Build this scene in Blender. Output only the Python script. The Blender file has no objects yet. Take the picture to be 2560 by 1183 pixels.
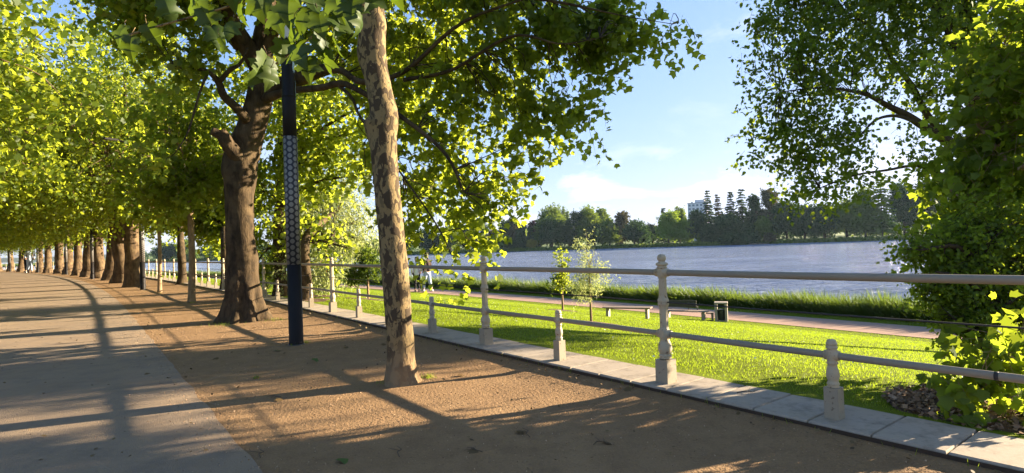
import bpy, math, random
import numpy as np
from mathutils import Vector, Matrix, noise

RNG = np.random.default_rng(11)
random.seed(5)
SC = bpy.context.scene
COL = SC.collection
rad = math.radians

# ------------------------------------------------------------------ camera
FPX = 1427.0                      # focal length in pixels of the 2560 px wide frame
EYE = Vector((0, 0, 1.6))
cam_d = bpy.data.cameras.new('camera')
cam = bpy.data.objects.new('camera', cam_d)
COL.objects.link(cam)
cam_d.sensor_width = 36.0
cam_d.lens = FPX / 2560 * 36.0
cam_d.clip_start = 0.05
cam_d.clip_end = 12000
PITCH = math.atan(19 / FPX)
CAM_M = Matrix.Translation(EYE) @ Matrix.Rotation(rad(90) + PITCH, 4, 'X') @ Matrix.Rotation(rad(-2.06), 4, 'Z')
cam.matrix_world = CAM_M
SC.camera = cam

def W(px, py, d):
    """point of the place seen in direction px,py, d metres deep"""
    return CAM_M @ Vector(((px - 1280) / FPX * d, -(py - 591.5) / FPX * d, -d))

# ------------------------------------------------------------------ the curved promenade: a along, p across (towards lake)
A0 = rad(36.8)
KAP = 0.00207
A_S = 15.0
P1 = np.array([1.558, 5.985])
RC = 1 / KAP
D0 = np.array([-math.sin(A0), math.cos(A0)])
N0 = np.array([math.cos(A0), math.sin(A0)])
Q0 = P1 + D0 * A_S
CC = Q0 - N0 * RC

def R(a, p, z=0.0):
    if a <= A_S:
        q = P1 + D0 * a + N0 * p
    else:
        t = A0 + KAP * (a - A_S)
        n = np.array([math.cos(t), math.sin(t)])
        q = CC + n * (RC + p)
    return Vector((q[0], q[1], z))

def heading(a):
    """rotation about Z that turns local +Y along the promenade"""
    return A0 + KAP * max(0.0, a - A_S)

def AP(x, y):
    v = np.array([x, y]) - P1
    a = v @ D0
    if a <= A_S:
        return a, v @ N0
    w = np.array([x, y]) - CC
    r = math.hypot(w[0], w[1])
    return A_S + (math.atan2(w[1], w[0]) - A0) * RC, r - RC

PROF = [(-0.22, 0.0), (-0.2199, 0.1), (0.45, 0.1), (0.4501, 0.07), (2, 0.0), (21.5, -2.85), (27.4, -2.92), (28.5, -3.1), (31, -4.3), (36, -5.5)]
PP = np.array([q[0] for q in PROF]); PZ = np.array([q[1] for q in PROF])
def zt(p):
    return float(np.interp(p, PP, PZ))

def hit(px, py):
    """ground point seen at px,py"""
    o = EYE; d = (W(px, py, 1.0) - EYE)
    t0, t = 0.5, 1.0
    while t < 400:
        q = o + d * t
        a, p = AP(q.x, q.y)
        if q.z < zt(p):
            lo, hi = t0, t
            for _ in range(30):
                m = (lo + hi) / 2
                q = o + d * m
                a, p = AP(q.x, q.y)
                if q.z < zt(p): hi = m
                else: lo = m
            return o + d * hi
        t0 = t; t *= 1.01
    return o + d * t

# ------------------------------------------------------------------ object helpers
def tag(o, label=None, cat=None, group=None, kind=None):
    if label: o['label'] = label
    if cat: o['category'] = cat
    if group: o['group'] = group
    if kind: o['kind'] = kind
    return o

def empty(name, loc=(0, 0, 0), rz=0.0, label=None, cat=None, group=None, sc=None):
    o = bpy.data.objects.new(name, None)
    o.empty_display_size = 0.2
    COL.objects.link(o)
    o.location = loc
    o.rotation_euler = (0, 0, rz)
    if sc: o.scale = (sc, sc, sc) if not isinstance(sc, tuple) else sc
    return tag(o, label, cat, group)

def link(name, me, parent=None, kind=None, loc=None):
    o = bpy.data.objects.new(name, me)
    COL.objects.link(o)
    if parent: o.parent = parent
    if kind: o['kind'] = kind
    if loc is not None: o.location = loc
    return o

def copy_thing(root, loc, rz=0.0, sc=None, label=None, group=None):
    c = root.copy(); COL.objects.link(c)
    c.location = loc; c.rotation_euler = (0, 0, rz)
    if sc: c.scale = (sc, sc, sc) if not isinstance(sc, tuple) else sc
    if label: c['label'] = label
    if group: c['group'] = group
    for ch in list(root.children):
        d = ch.copy(); COL.objects.link(d); d.parent = c
        for g in list(ch.children):
            e = g.copy(); COL.objects.link(e); e.parent = d
    return c

class MB:
    """collects shapes, builds ONE mesh"""
    def __init__(s):
        s.V = []; s.F = []; s.n = 0; s.sm = []
    def add(s, V, F, smooth=False):
        V = np.asarray(V, dtype=float).reshape(-1, 3)
        s.V.append(V)
        for f in F:
            s.F.append([int(i) + s.n for i in f]); s.sm.append(smooth)
        s.n += len(V)
        return s
    def box(s, c, sz, rz=0.0, taper=1.0):
        x, y, z = sz[0] / 2, sz[1] / 2, sz[2] / 2
        v = np.array([(-x, -y, -z), (x, -y, -z), (x, y, -z), (-x, y, -z),
                      (-x * taper, -y * taper, z), (x * taper, -y * taper, z), (x * taper, y * taper, z), (-x * taper, y * taper, z)])
        if rz:
            cr, sr = math.cos(rz), math.sin(rz)
            v[:, :2] = v[:, :2] @ np.array([[cr, sr], [-sr, cr]])
        v += np.array(c)
        return s.add(v, [(0, 3, 2, 1), (4, 5, 6, 7), (0, 1, 5, 4), (1, 2, 6, 5), (2, 3, 7, 6), (3, 0, 4, 7)])
    def tube(s, path, radii, seg=8, cap=True, smooth=True):
        V, F = tube(path, radii, seg, cap)
        return s.add(V, F, smooth)
    def lathe(s, prof, seg=16, c=(0, 0, 0), smooth=True, rot=0.0):
        V = []; F = []
        for r, z in prof:
            for k in range(seg):
                t = 2 * math.pi * k / seg + rot
                V.append((c[0] + r * math.cos(t), c[1] + r * math.sin(t), c[2] + z))
        m = len(prof)
        for i in range(m - 1):
            for k in range(seg):
                k2 = (k + 1) % seg
                F.append((i * seg + k, i * seg + k2, (i + 1) * seg + k2, (i + 1) * seg + k))
        F.append(tuple(range(seg))[::-1])
        F.append(tuple((m - 1) * seg + k for k in range(seg)))
        return s.add(V, F, smooth)
    def mesh(s, name, mat):
        me = bpy.data.meshes.new(name)
        V = np.concatenate(s.V)
        me.from_pydata(V.tolist(), [], s.F)
        me.polygons.foreach_set('use_smooth', s.sm)
        if mat: me.materials.append(mat)
        me.update()
        return me
    def build(s, name, mat, parent=None, kind=None, bevel=0.0, loc=None):
        o = link(name, s.mesh(name, mat), parent, kind, loc)
        if bevel:
            b = o.modifiers.new('bevel', 'BEVEL'); b.width = bevel; b.segments = 2; b.limit_method = 'ANGLE'
        return o

def tube(path, radii, seg=8, cap=True):
    P = np.asarray([tuple(q) for q in path], dtype=float)
    n = len(P)
    r = np.broadcast_to(np.asarray(radii, dtype=float), (n,))
    T = np.gradient(P, axis=0)
    T /= np.linalg.norm(T, axis=1)[:, None] + 1e-9
    ref = np.array([0, 0, 1.0]) if abs(T[0][2]) < 0.9 else np.array([1.0, 0, 0])
    u = np.cross(T[0], ref); u /= np.linalg.norm(u)
    V = []
    ang = np.arange(seg) * 2 * math.pi / seg
    for i in range(n):
        u = u - T[i] * (u @ T[i]); u /= np.linalg.norm(u) + 1e-9
        w = np.cross(T[i], u)
        V.append(P[i] + r[i] * (np.cos(ang)[:, None] * u + np.sin(ang)[:, None] * w))
    V = np.concatenate(V)
    F = []
    for i in range(n - 1):
        for k in range(seg):
            k2 = (k + 1) % seg
            F.append((i * seg + k, i * seg + k2, (i + 1) * seg + k2, (i + 1) * seg + k))
    if cap:
        F.append(tuple(range(seg))[::-1]); F.append(tuple((n - 1) * seg + k for k in range(seg)))
    return V, F

def spline(pts, n):
    """Catmull-Rom through rows (any width)"""
    P = np.asarray(pts, dtype=float)
    P = np.vstack([2 * P[0] - P[1], P, 2 * P[-1] - P[-2]])
    m = len(P) - 3
    out = []
    for t in np.linspace(0, m, n):
        i = min(int(t), m - 1); f = t - i
        a, b, c, d = P[i], P[i + 1], P[i + 2], P[i + 3]
        out.append(0.5 * (2 * b + (c - a) * f + (2 * a - 5 * b + 4 * c - d) * f * f + (3 * b - a - 3 * c + d) * f ** 3))
    return np.array(out)

def mesh_np(name, V, F, mat, smooth=False):
    """big meshes: V (n,3), F (m,k) all faces of k corners"""
    me = bpy.data.meshes.new(name)
    m, k = F.shape
    me.vertices.add(len(V)); me.vertices.foreach_set('co', np.ascontiguousarray(V, dtype=np.float32).ravel())
    me.loops.add(m * k); me.loops.foreach_set('vertex_index', np.ascontiguousarray(F, dtype=np.int32).ravel())
    me.polygons.add(m); me.polygons.foreach_set('loop_start', np.arange(0, m * k, k, dtype=np.int32))
    if smooth: me.polygons.foreach_set('use_smooth', np.ones(m, dtype=bool))
    if mat: me.materials.append(mat)
    me.update(calc_edges=True)
    return me

# ------------------------------------------------------------------ leaves
LEAF_PLANE = np.array([(0, .02), (.16, .0), (.46, .06), (.38, .26), (.58, .54), (.31, .60), (0, 1.0), (-.31, .60), (-.58, .54), (-.38, .26), (-.46, .06), (-.16, .0)])
LEAF_MID = np.array([(0, 0), (.44, .12), (.30, .42), (.46, .62), (0, 1.0), (-.46, .62), (-.30, .42), (-.44, .12)])
LEAF_OVAL = np.array([(0, 0), (.34, .22), (.36, .5), (0, 1.0), (-.36, .5), (-.34, .22)])
LEAF_QUAD = np.array([(0, 0), (.42, .45), (0, 1.0), (-.42, .45)])
LEAF_LONG = np.array([(0, 0), (.16, .4), (0, 1.0), (-.16, .4)])

def unit(v):
    return v / (np.linalg.norm(v, axis=1)[:, None] + 1e-9)

def leaf_mesh(name, P, N, T, S, tpl, mat):
    N = unit(N); T = unit(T - N * np.sum(T * N, axis=1)[:, None]); B = np.cross(T, N)
    x = tpl[:, 0][None, :, None]; y = tpl[:, 1][None, :, None]
    z = -0.45 * np.abs(x) ** 1.5 - 0.22 * y ** 2
    V = P[:, None, :] + S[:, None, None] * (x * B[:, None, :] + y * T[:, None, :] + z * N[:, None, :])
    k = len(tpl)
    return mesh_np(name, V.reshape(-1, 3), np.arange(len(P) * k).reshape(-1, k), mat)

def sprays(blobs, n_cl, tw, lv, tlen, size, rng, droop=.5, up=.38, shell=.5, ntilt=.8, spread=.5):
    """leaf positions in clumps inside ellipsoids; returns P,N,T,S and clump centres"""
    B = np.array([b if len(b) == 7 else tuple(b) + (1.0,) for b in blobs], dtype=float)
    w = (B[:, 3] * B[:, 4] * B[:, 5]) ** (2 / 3.) * B[:, 6]
    idx = rng.choice(len(B), n_cl, p=w / w.sum())
    d = unit(rng.normal(size=(n_cl, 3)))
    fr = rng.random(n_cl) ** shell
    C = B[idx, :3] + d * B[idx, 3:6] * fr[:, None]
    out = d
    # twigs
    Ct = np.repeat(C, tw, axis=0); Ot = np.repeat(out, tw, axis=0)
    m = len(Ct)
    D = unit(Ot * .5 + rng.normal(size=(m, 3)) * .7 + np.array([0, 0, -droop]))
    L = tlen * (.55 + .8 * rng.random(m))
    Ct = Ct + rng.normal(size=(m, 3)) * tlen * spread
    t = (np.arange(lv) + 1) / lv
    pos = Ct[:, None, :] + D[:, None, :] * (L[:, None] * t[None, :])[..., None]
    pos[:, :, 2] -= droop * .45 * L[:, None] * t[None, :] ** 2
    pos += rng.normal(size=pos.shape) * tlen * .11
    P = pos.reshape(-1, 3)
    Dl = np.repeat(D, lv, axis=0)
    k = len(P)
    N = unit(np.array([0, 0, up]) + rng.normal(size=(k, 3)) * ntilt)
    T = unit(Dl * .5 + rng.normal(size=(k, 3)) * .6 + np.array([0, 0, -.6]))
    S = size * (.6 + .6 * rng.random(k))
    return P, N, T, S, C, (Ct, D, L)

def twig_mesh(name, twigs, droop, mat, r=.006, frac=1.0, rng=RNG):
    Ct, D, L = twigs
    m = len(Ct); sel = rng.random(m) < frac
    Ct, D, L = Ct[sel], D[sel], L[sel]
    m = len(Ct)
    A = Ct - D * L[:, None] * .5; Bm = Ct + D * L[:, None] * .5; Bm[:, 2] -= droop * .11 * L
    E = Ct + D * L[:, None]; E[:, 2] -= droop * .45 * L
    u = unit(np.cross(D, np.array([.3, .2, 1.0]))); w = np.cross(D, u)
    V = []
    for q, rr in ((A, r), (Bm, r * .7), (E, r * .35)):
        for k in range(3):
            a = 2 * math.pi * k / 3
            V.append(q + rr * (math.cos(a) * u + math.sin(a) * w))
    V = np.stack(V, axis=1).reshape(-1, 3)
    F = []
    for i in range(2):
        for k in range(3):
            F.append((i * 3 + k, i * 3 + (k + 1) % 3, (i + 1) * 3 + (k + 1) % 3, (i + 1) * 3 + k))
    F = np.array(F)[None] + (np.arange(m) * 9)[:, None, None]
    return V, F.reshape(-1, 4)

def bark_tube(path, radii, seg=32, rows=80, amp=.05, freq=3.0, flare=0.0, fh=.5, lobes=6, phase=0.0, bumps=(), lift=.0):
    """bumpy trunk: path rows (x,y,z), radii along it; bumps = (row fraction, angle, size fraction, spread)"""
    P = spline(np.column_stack([np.array([tuple(q) for q in path]), radii]), rows)
    C = P[:, :3]; r0 = P[:, 3]
    T = np.gradient(C, axis=0); T /= np.linalg.norm(T, axis=1)[:, None]
    u = np.cross(T[0], np.array([0, 1.0, 0.05])); u /= np.linalg.norm(u)
    V = np.zeros((rows, seg, 3)); ang = np.arange(seg) * 2 * math.pi / seg
    zb = C[0][2]
    for i in range(rows):
        u = u - T[i] * (u @ T[i]); u /= np.linalg.norm(u)
        w = np.cross(T[i], u)
        for k, a in enumerate(ang):
            dirv = math.cos(a) * u + math.sin(a) * w
            q = C[i] + dirv * r0[i]
            n = noise.noise(Vector(q * freq) + Vector((7.3, phase, 1.1))) * .65 + noise.noise(Vector(q * freq * 2.7) + Vector((phase, 3.1, 0))) * .35
            rr = r0[i] * (1 + amp * n)
            if flare:
                h = max(0.0, C[i][2] - zb)
                e = math.exp(-h / fh)
                lob = .5 + .5 * math.cos(lobes * a + phase + 1.3 * math.sin(a * 2 + phase))
                rr *= 1 + flare * e * (.45 + .75 * lob)
            for (bf, ba, bs, sp) in bumps:
                da = (a - ba + math.pi) % (2 * math.pi) - math.pi
                g = math.exp(-((i / rows - bf) / sp) ** 2 - (da / .75) ** 2)
                rr += r0[i] * bs * g
            V[i, k] = C[i] + dirv * rr
    F = []
    for i in range(rows - 1):
        for k in range(seg):
            k2 = (k + 1) % seg
            F.append((i * seg + k, i * seg + k2, (i + 1) * seg + k2, (i + 1) * seg + k))
    F.append(tuple((rows - 1) * seg + k for k in range(seg)))
    return V.reshape(-1, 3), F
# ------------------------------------------------------------------ materials
def new_mat(name):
    m = bpy.data.materials.new(name); m.use_nodes = True
    nt = m.node_tree; nt.nodes.clear()
    out = nt.nodes.new('ShaderNodeOutputMaterial')
    return m, nt, out

class NT:
    def __init__(s, nt): s.nt = nt
    def n(s, typ, **kw):
        nd = s.nt.nodes.new('ShaderNode' + typ)
        for k, v in kw.items():
            if k.startswith('i_'):
                key = k[2:]
                key = int(key) if key.isdigit() else key.replace('_', ' ')
                nd.inputs[key].default_value = v
            else: setattr(nd, k, v)
        return nd
    def l(s, a, b): s.nt.links.new(a, b)
    def ramp(s, src, stops, interp='LINEAR'):
        r = s.n('ValToRGB'); e = r.color_ramp; e.interpolation = interp
        while len(e.elements) < len(stops): e.elements.new(.5)
        for el, (p, c) in zip(e.elements, stops):
            el.position = p; el.color = tuple(c) + (1,) if len(c) == 3 else c
        s.l(src, r.inputs[0]); return r.outputs[0]
    def mix(s, fac, a, b, typ='MIX'):
        m = s.n('MixRGB', blend_type=typ)
        for inp, v in ((m.inputs[0], fac), (m.inputs[1], a), (m.inputs[2], b)):
            if isinstance(v, (int, float)): inp.default_value = v
            elif isinstance(v, tuple): inp.default_value = v + (1,) if len(v) == 3 else v
            else: s.l(v, inp)
        return m.outputs[0]
    def math(s, op, a, b=None):
        m = s.n('Math', operation=op)
        for i, v in enumerate((a, b)):
            if v is None: continue
            if isinstance(v, (int, float)): m.inputs[i].default_value = v
            else: s.l(v, m.inputs[i])
        return m.outputs[0]
    def noise(s, scale, detail=4, rough=.55, vec=None, dist=0.0):
        t = s.n('TexNoise'); t.inputs['Scale'].default_value = scale; t.inputs['Detail'].default_value = detail
        t.inputs['Roughness'].default_value = rough; t.inputs['Distortion'].default_value = dist
        if vec is not None: s.l(vec, t.inputs['Vector'])
        return t.outputs['Fac']
    def vor(s, scale, vec=None, feature='F1', rnd=1.0):
        t = s.n('TexVoronoi', feature=feature); t.inputs['Scale'].default_value = scale; t.inputs['Randomness'].default_value = rnd
        if vec is not None: s.l(vec, t.inputs['Vector'])
        return t
    def obj(s): return s.n('TexCoord').outputs['Object']
    def pos(s): return s.n('NewGeometry').outputs['Position']
    def mapv(s, vec, sc=(1, 1, 1), rot=(0, 0, 0), loc=(0, 0, 0)):
        m = s.n('Mapping'); m.inputs['Scale'].default_value = sc; m.inputs['Rotation'].default_value = rot; m.inputs['Location'].default_value = loc
        s.l(vec, m.inputs['Vector']); return m.outputs[0]
    def bump(s, h, strength=.3, dist=.02, normal=None):
        b = s.n('Bump'); b.inputs['Strength'].default_value = strength; b.inputs['Distance'].default_value = dist
        s.l(h, b.inputs['Height'])
        if normal is not None: s.l(normal, b.inputs['Normal'])
        return b.outputs[0]
    def principled(s, out, col, rough=.8, normal=None, metal=0.0, spec=.3):
        p = s.n('BsdfPrincipled'); p.inputs['Roughness'].default_value = rough; p.inputs['Metallic'].default_value = metal
        p.inputs['Specular IOR Level'].default_value = spec
        if isinstance(col, tuple): p.inputs['Base Color'].default_value = col + (1,)
        else: s.l(col, p.inputs['Base Color'])
        if normal is not None: s.l(normal, p.inputs['Normal'])
        s.l(p.outputs[0], out.inputs['Surface']); return p

def mat_leaf(name, dark, mid, light, trans, tfac=.5, gloss=.012):
    m, nt, out = new_mat(name); k = NT(nt)
    g = k.n('NewGeometry'); rnd = g.outputs['Random Per Island']
    col = k.ramp(rnd, [(0, dark), (.5, mid), (.9, light), (1, tuple(min(1, c * 1.25) for c in light))])
    nz = k.noise(.55, 2, .5, k.pos())
    col = k.mix(k.math('MULTIPLY', nz, .35), col, light)
    df = k.n('BsdfDiffuse'); k.l(col, df.inputs[0])
    tr = k.n('BsdfTranslucent')
    tcol = k.mix(k.math('MULTIPLY', rnd, .8), trans, tuple(c * .72 for c in trans)); k.l(tcol, tr.inputs[0])
    mx = k.n('MixShader'); mx.inputs[0].default_value = tfac; k.l(df.outputs[0], mx.inputs[1]); k.l(tr.outputs[0], mx.inputs[2])
    gl = k.n('BsdfGlossy'); gl.inputs['Roughness'].default_value = .5; gl.inputs[0].default_value = (.9, .95, 1, 1)
    m2 = k.n('MixShader'); m2.inputs[0].default_value = gloss; k.l(mx.outputs[0], m2.inputs[1]); k.l(gl.outputs[0], m2.inputs[2])
    k.l(m2.outputs[0], out.inputs['Surface'])
    return m

def mat_simple(name, col, rough=.7, var=.25, scale=8.0, bump=.15, bdist=.01, metal=0.0, spec=.3, coords='obj'):
    m, nt, out = new_mat(name); k = NT(nt)
    v = k.obj() if coords == 'obj' else k.pos()
    nz = k.noise(scale, 5, .6, v)
    c = k.mix(nz, tuple(x * (1 - var) for x in col), tuple(min(1, x * (1 + var)) for x in col))
    k.principled(out, c, rough, k.bump(k.noise(scale * 4, 4, .6, v), bump, bdist), metal, spec)
    return m

M = {}
M['leaf_plane'] = mat_leaf('plane_leaf', (.032, .068, .008), (.066, .115, .011), (.105, .15, .016), (.43, .51, .035), .64)
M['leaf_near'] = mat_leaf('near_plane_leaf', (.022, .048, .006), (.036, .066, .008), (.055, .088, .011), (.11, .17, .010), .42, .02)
M['leaf_dark'] = mat_leaf('dark_leaf', (.022, .05, .010), (.04, .085, .013), (.075, .12, .018), (.30, .40, .025), .5, .012)
M['leaf_right'] = mat_leaf('mid_green_plane_leaf', (.028, .06, .010), (.05, .10, .013), (.09, .14, .018), (.38, .49, .03), .55, .012)
M['leaf_willow'] = mat_leaf('willow_leaf', (.16, .21, .08), (.25, .30, .12), (.36, .40, .18), (.45, .52, .16), .5, .03)
M['leaf_shrub'] = mat_leaf('shrub_leaf', (.03, .07, .015), (.05, .10, .018), (.09, .14, .02), (.2, .28, .02), .45)
M['leaf_far_green'] = mat_leaf('far_green_leaf', (.055, .1, .022), (.09, .15, .03), (.14, .2, .035), (.24, .33, .03), .35, 0.0)
M['leaf_far_bright'] = mat_leaf('far_bright_leaf', (0.088, 0.163, 0.025), (0.138, 0.225, 0.031), (0.188, 0.275, 0.037), (0.325, 0.450, 0.037), .4, 0.0)
M['leaf_far_dark'] = mat_leaf('far_conifer_needles', (.024, .048, .019), (.04, .074, .027), (.08, .125, .04), (.06, .12, .03), .25, 0.0)
M['leaf_far_brown'] = mat_leaf('far_brown_foliage', (.045, .052, .026), (.075, .08, .036), (.13, .115, .055), (.12, .11, .035), .25, 0.0)
M['leaf_far_purple'] = mat_leaf('far_purple_leaf', (0.039, 0.018, 0.026), (0.065, 0.026, 0.039), (0.091, 0.039, 0.046), (0.156, 0.039, 0.039), .25, 0.0)
M['leaf_far_yellow'] = mat_leaf('far_yellow_leaf', (.22, .2, .03), (.3, .27, .04), (.36, .32, .06), (.4, .36, .05), .4, 0.0)
M['grass_blade'] = mat_leaf('grass_blade', (.10, .155, .006), (.15, .20, .008), (.20, .235, .012), (.34, .47, .02), .5, .02)
M['reed_blade'] = mat_leaf('reed_blade', (.03, .07, .012), (.055, .105, .016), (.10, .145, .022), (.16, .24, .022), .45, .04)

def bark_young():
    m, nt, out = new_mat('flaking_plane_bark'); k = NT(nt)
    v = k.mapv(k.obj(), (1, 1, .55))
    n1 = k.noise(13, 3, .5, v, .7); n2 = k.noise(19, 3, .5, k.mapv(v, loc=(3, 7, 2)), .8); n3 = k.noise(3, 2, .5, v)
    base = k.mix(n3, (.25, .18, .085), (.18, .138, .068))
    c = k.mix(k.ramp(n2, [(0.0, (0, 0, 0)), (.54, (0, 0, 0)), (.55, (1, 1, 1))], 'CONSTANT'), base, (.135, .105, .056))
    c = k.mix(k.ramp(n1, [(0.0, (0, 0, 0)), (.508, (0, 0, 0)), (.522, (1, 1, 1))]), c, (.062, .046, .028))
    # sandy dust on the foot of the trunk
    z = k.n('SeparateXYZ'); k.l(k.obj(), z.inputs[0])
    foot = k.ramp(k.math('ADD', z.outputs[2], k.math('MULTIPLY', n1, .3)), [(.35, (1, 1, 1)), (.62, (0, 0, 0))])
    c = k.mix(k.math('MULTIPLY', foot, .75), c, (.24, .165, .09))
    h = k.math('ADD', k.math('MULTIPLY', k.ramp(n1, [(.48, (0, 0, 0)), (.56, (1, 1, 1))]), .7), k.noise(60, 3, .6, v))
    k.principled(out, c, .85, k.bump(h, .5, .012), spec=.15)
    return m

def bark_old(name, a, b, cdark, sc=1.0):
    m, nt, out = new_mat(name); k = NT(nt)
    v = k.mapv(k.obj(), (1, 1, .35))
    n1 = k.noise(7 * sc, 6, .65, v, .4); n2 = k.noise(26 * sc, 4, .6, v); n3 = k.noise(2.2 * sc, 3, .5, k.obj())
    c = k.mix(k.ramp(n1, [(.35, (0, 0, 0)), (.62, (1, 1, 1))]), cdark, a)
    c = k.mix(k.math('MULTIPLY', k.ramp(n3, [(.5, (0, 0, 0)), (.66, (1, 1, 1))]), .6), c, b)
    c = k.mix(k.math('MULTIPLY', n2, .5), c, cdark)
    h = k.math('ADD', n1, k.math('MULTIPLY', n2, .6))
    k.principled(out, c, .92, k.bump(h, .9, .03), spec=.12)
    return m
M['bark_young'] = bark_young()
M['bark_old'] = bark_old('old_plane_bark', (.095, .067, .038), (.16, .115, .062), (.026, .02, .013))
M['bark_row'] = bark_old('row_plane_bark', (.16, .108, .06), (.235, .172, .095), (.05, .036, .023))
M['bark_dark'] = bark_old('dark_branch_bark', (.07, .052, .036), (.09, .07, .05), (.03, .022, .016), 2.0)
M['bark_thin'] = bark_old('thin_sapling_bark', (.34, .25, .15), (.4, .31, .19), (.2, .14, .08), 2.0)

def mat_dirt():
    m, nt, out = new_mat('sandy_dirt'); k = NT(nt); v = k.pos()
    a = k.noise(.35, 5, .6, v); b = k.noise(3.5, 6, .65, v); f = k.noise(60, 3, .7, v); g = k.vor(95, v).outputs['Distance']
    c = k.mix(k.ramp(a, [(.35, (0, 0, 0)), (.65, (1, 1, 1))]), (.225, .146, .076), (.272, .18, .096))
    c = k.mix(k.ramp(b, [(.4, (0, 0, 0)), (.75, (1, 1, 1))]), c, (.18, .115, .062))
    c = k.mix(k.math('MULTIPLY', k.ramp(f, [(.45, (0, 0, 0)), (.7, (1, 1, 1))]), .5), c, (.36, .225, .115))
    c = k.mix(k.math('MULTIPLY', k.ramp(k.noise(22, 3, .7, v), [(.6, (0, 0, 0)), (.72, (1, 1, 1))]), .55), c, (.09, .058, .033))
    h = k.math('ADD', k.math('ADD', k.math('MULTIPLY', b, .5), k.math('MULTIPLY', k.noise(28, 4, .65, v), .9)), k.math('MULTIPLY', f, .4))
    nrm = k.bump(g, .3, .005, k.bump(h, .7, .03))
    k.principled(out, c, .95, nrm, spec=.1)
    return m
M['dirt'] = mat_dirt()

def mat_asphalt():
    m, nt, out = new_mat('sandy_asphalt'); k = NT(nt); v = k.pos()
    a = k.noise(.4, 5, .6, v); b = k.noise(2.2, 5, .65, v); f = k.noise(140, 2, .7, v)
    c = k.mix(k.ramp(a, [(.35, (0, 0, 0)), (.65, (1, 1, 1))]), (.235, .178, .118), (.285, .212, .138))
    c = k.mix(k.ramp(b, [(.45, (0, 0, 0)), (.75, (1, 1, 1))]), c, (.165, .13, .098))
    c = k.mix(k.math('MULTIPLY', k.ramp(f, [(.5, (0, 0, 0)), (.68, (1, 1, 1))]), .6), c, (.30, .25, .19))
    # sand washed over it from the dirt side
    c = k.mix(k.math('MULTIPLY', k.ramp(k.noise(.9, 6, .7, v), [(.5, (0, 0, 0)), (.75, (1, 1, 1))]), .45), c, (.235, .155, .085))
    h = k.math('ADD', k.vor(120, v).outputs['Distance'], k.math('MULTIPLY', k.noise(30, 4, .7, v), .8))
    k.principled(out, c, .88, k.bump(h, .55, .012), spec=.25)
    return m
M['asphalt'] = mat_asphalt()

def mat_concrete(name, a, b, stain):
    m, nt, out = new_mat(name); k = NT(nt); v = k.pos()
    n1 = k.noise(1.3, 6, .65, v); n2 = k.noise(18, 5, .65, v); n3 = k.noise(5, 6, .7, v)
    rnd = k.n('NewGeometry').outputs['Random Per Island']
    c = k.mix(n1, a, b)
    c = k.mix(k.math('MULTIPLY', rnd, .35), c, tuple(x * .72 for x in a))
    c = k.mix(k.math('MULTIPLY', k.ramp(n3, [(.50, (0, 0, 0)), (.72, (1, 1, 1))]), .8), c, stain)
    c = k.mix(k.math('MULTIPLY', k.ramp(n2, [(.55, (0, 0, 0)), (.75, (1, 1, 1))]), .5), c, stain)
    k.principled(out, c, .85, k.bump(k.math('ADD', n2, k.math('MULTIPLY', k.noise(90, 3, .6, v), .6)), .3, .006), spec=.2)
    return m
M['kerb'] = mat_concrete('kerb_concrete', (.38, .33, .265), (.31, .268, .21), (.15, .128, .095))
M['kerb_face_shade'] = mat_simple('shaded_brown_kerb_face', (.055, .039, .027), .95, .4, 6, .4, .01, coords='pos')  # brown, with the shade on the kerb front put into the colour
M['stone'] = mat_concrete('pale_stone', (.42, .37, .3), (.36, .32, .26), (.22, .19, .15))

def mat_paint(name, col, chip, stain, amt=.62):
    m, nt, out = new_mat(name); k = NT(nt); v = k.pos()
    n1 = k.noise(22, 5, .7, v); n2 = k.noise(4, 5, .6, v)
    c = k.mix(n2, col, tuple(x * .82 for x in col))
    c = k.mix(k.math('MULTIPLY', k.ramp(k.noise(9, 6, .7, v), [(.52, (0, 0, 0)), (.72, (1, 1, 1))]), .55), c, stain)
    c = k.mix(k.ramp(n1, [(amt, (0, 0, 0)), (amt + .04, (1, 1, 1))]), c, chip)
    k.principled(out, c, .55, k.bump(n1, .25, .003), spec=.35)
    return m
M['post_paint'] = mat_paint('weathered_cream_paint', (.45, .385, .265), (.15, .10, .065), (.24, .21, .15), .61)
M['rail_paint'] = mat_paint('grey_rail_paint', (.26, .234, .18), (.17, .14, .1), (.26, .245, .2), .70)
M['block_paint'] = mat_paint('dirty_block_paint', (.33, .285, .205), (.16, .12, .08), (.26, .21, .15), .60)
M['black_metal'] = mat_simple('black_pole_paint', (.013, .012, .012), .55, .3, 6, .08, .003, 0.0, .15)
M['cable'] = mat_simple('dark_cable', (.03, .03, .03), .6)
M['iron'] = mat_simple('dark_iron', (.05, .05, .05), .5)
M['paper'] = mat_simple('pasted_paper', (.62, .64, .68), .7, .12, 14)
M['paper_blue'] = mat_simple('faded_blue_paper', (.42, .58, .72), .7, .12, 14)
M['lamp_glass'] = mat_simple('lamp_glass', (.5, .5, .48), .2, .05)
M['wood_grey'] = mat_simple('weathered_wood', (.24, .185, .14), .8, .35, 12, .3, .006)
M['wood_dark'] = mat_simple('dark_green_wood', (.055, .06, .04), .7, .3, 12, .3, .006)
M['bin_dark'] = mat_simple('dark_bin_liner', (.035, .04, .035), .6)
M['white_wall'] = mat_simple('white_render', (.72, .72, .74), .85, .06, 3, .05)
M['roof_grey'] = mat_simple('grey_roof', (.3, .3, .32), .8)
M['window_glass'] = mat_simple('dark_window_glass', (.2, .23, .28), .15, .1, 1, 0.0, .001, 0, .6)
M['car_white'] = mat_simple('dark_grey_car_paint', (.1, .1, .105), .25, .03, 2, 0, .001, 0, .6)
M['car_blue'] = mat_simple('grey_blue_car_paint', (.09, .12, .17), .25, .05, 2, 0, .001, 0, .6)
M['rubber'] = mat_simple('tyre_rubber', (.03, .03, .03), .8)
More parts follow.
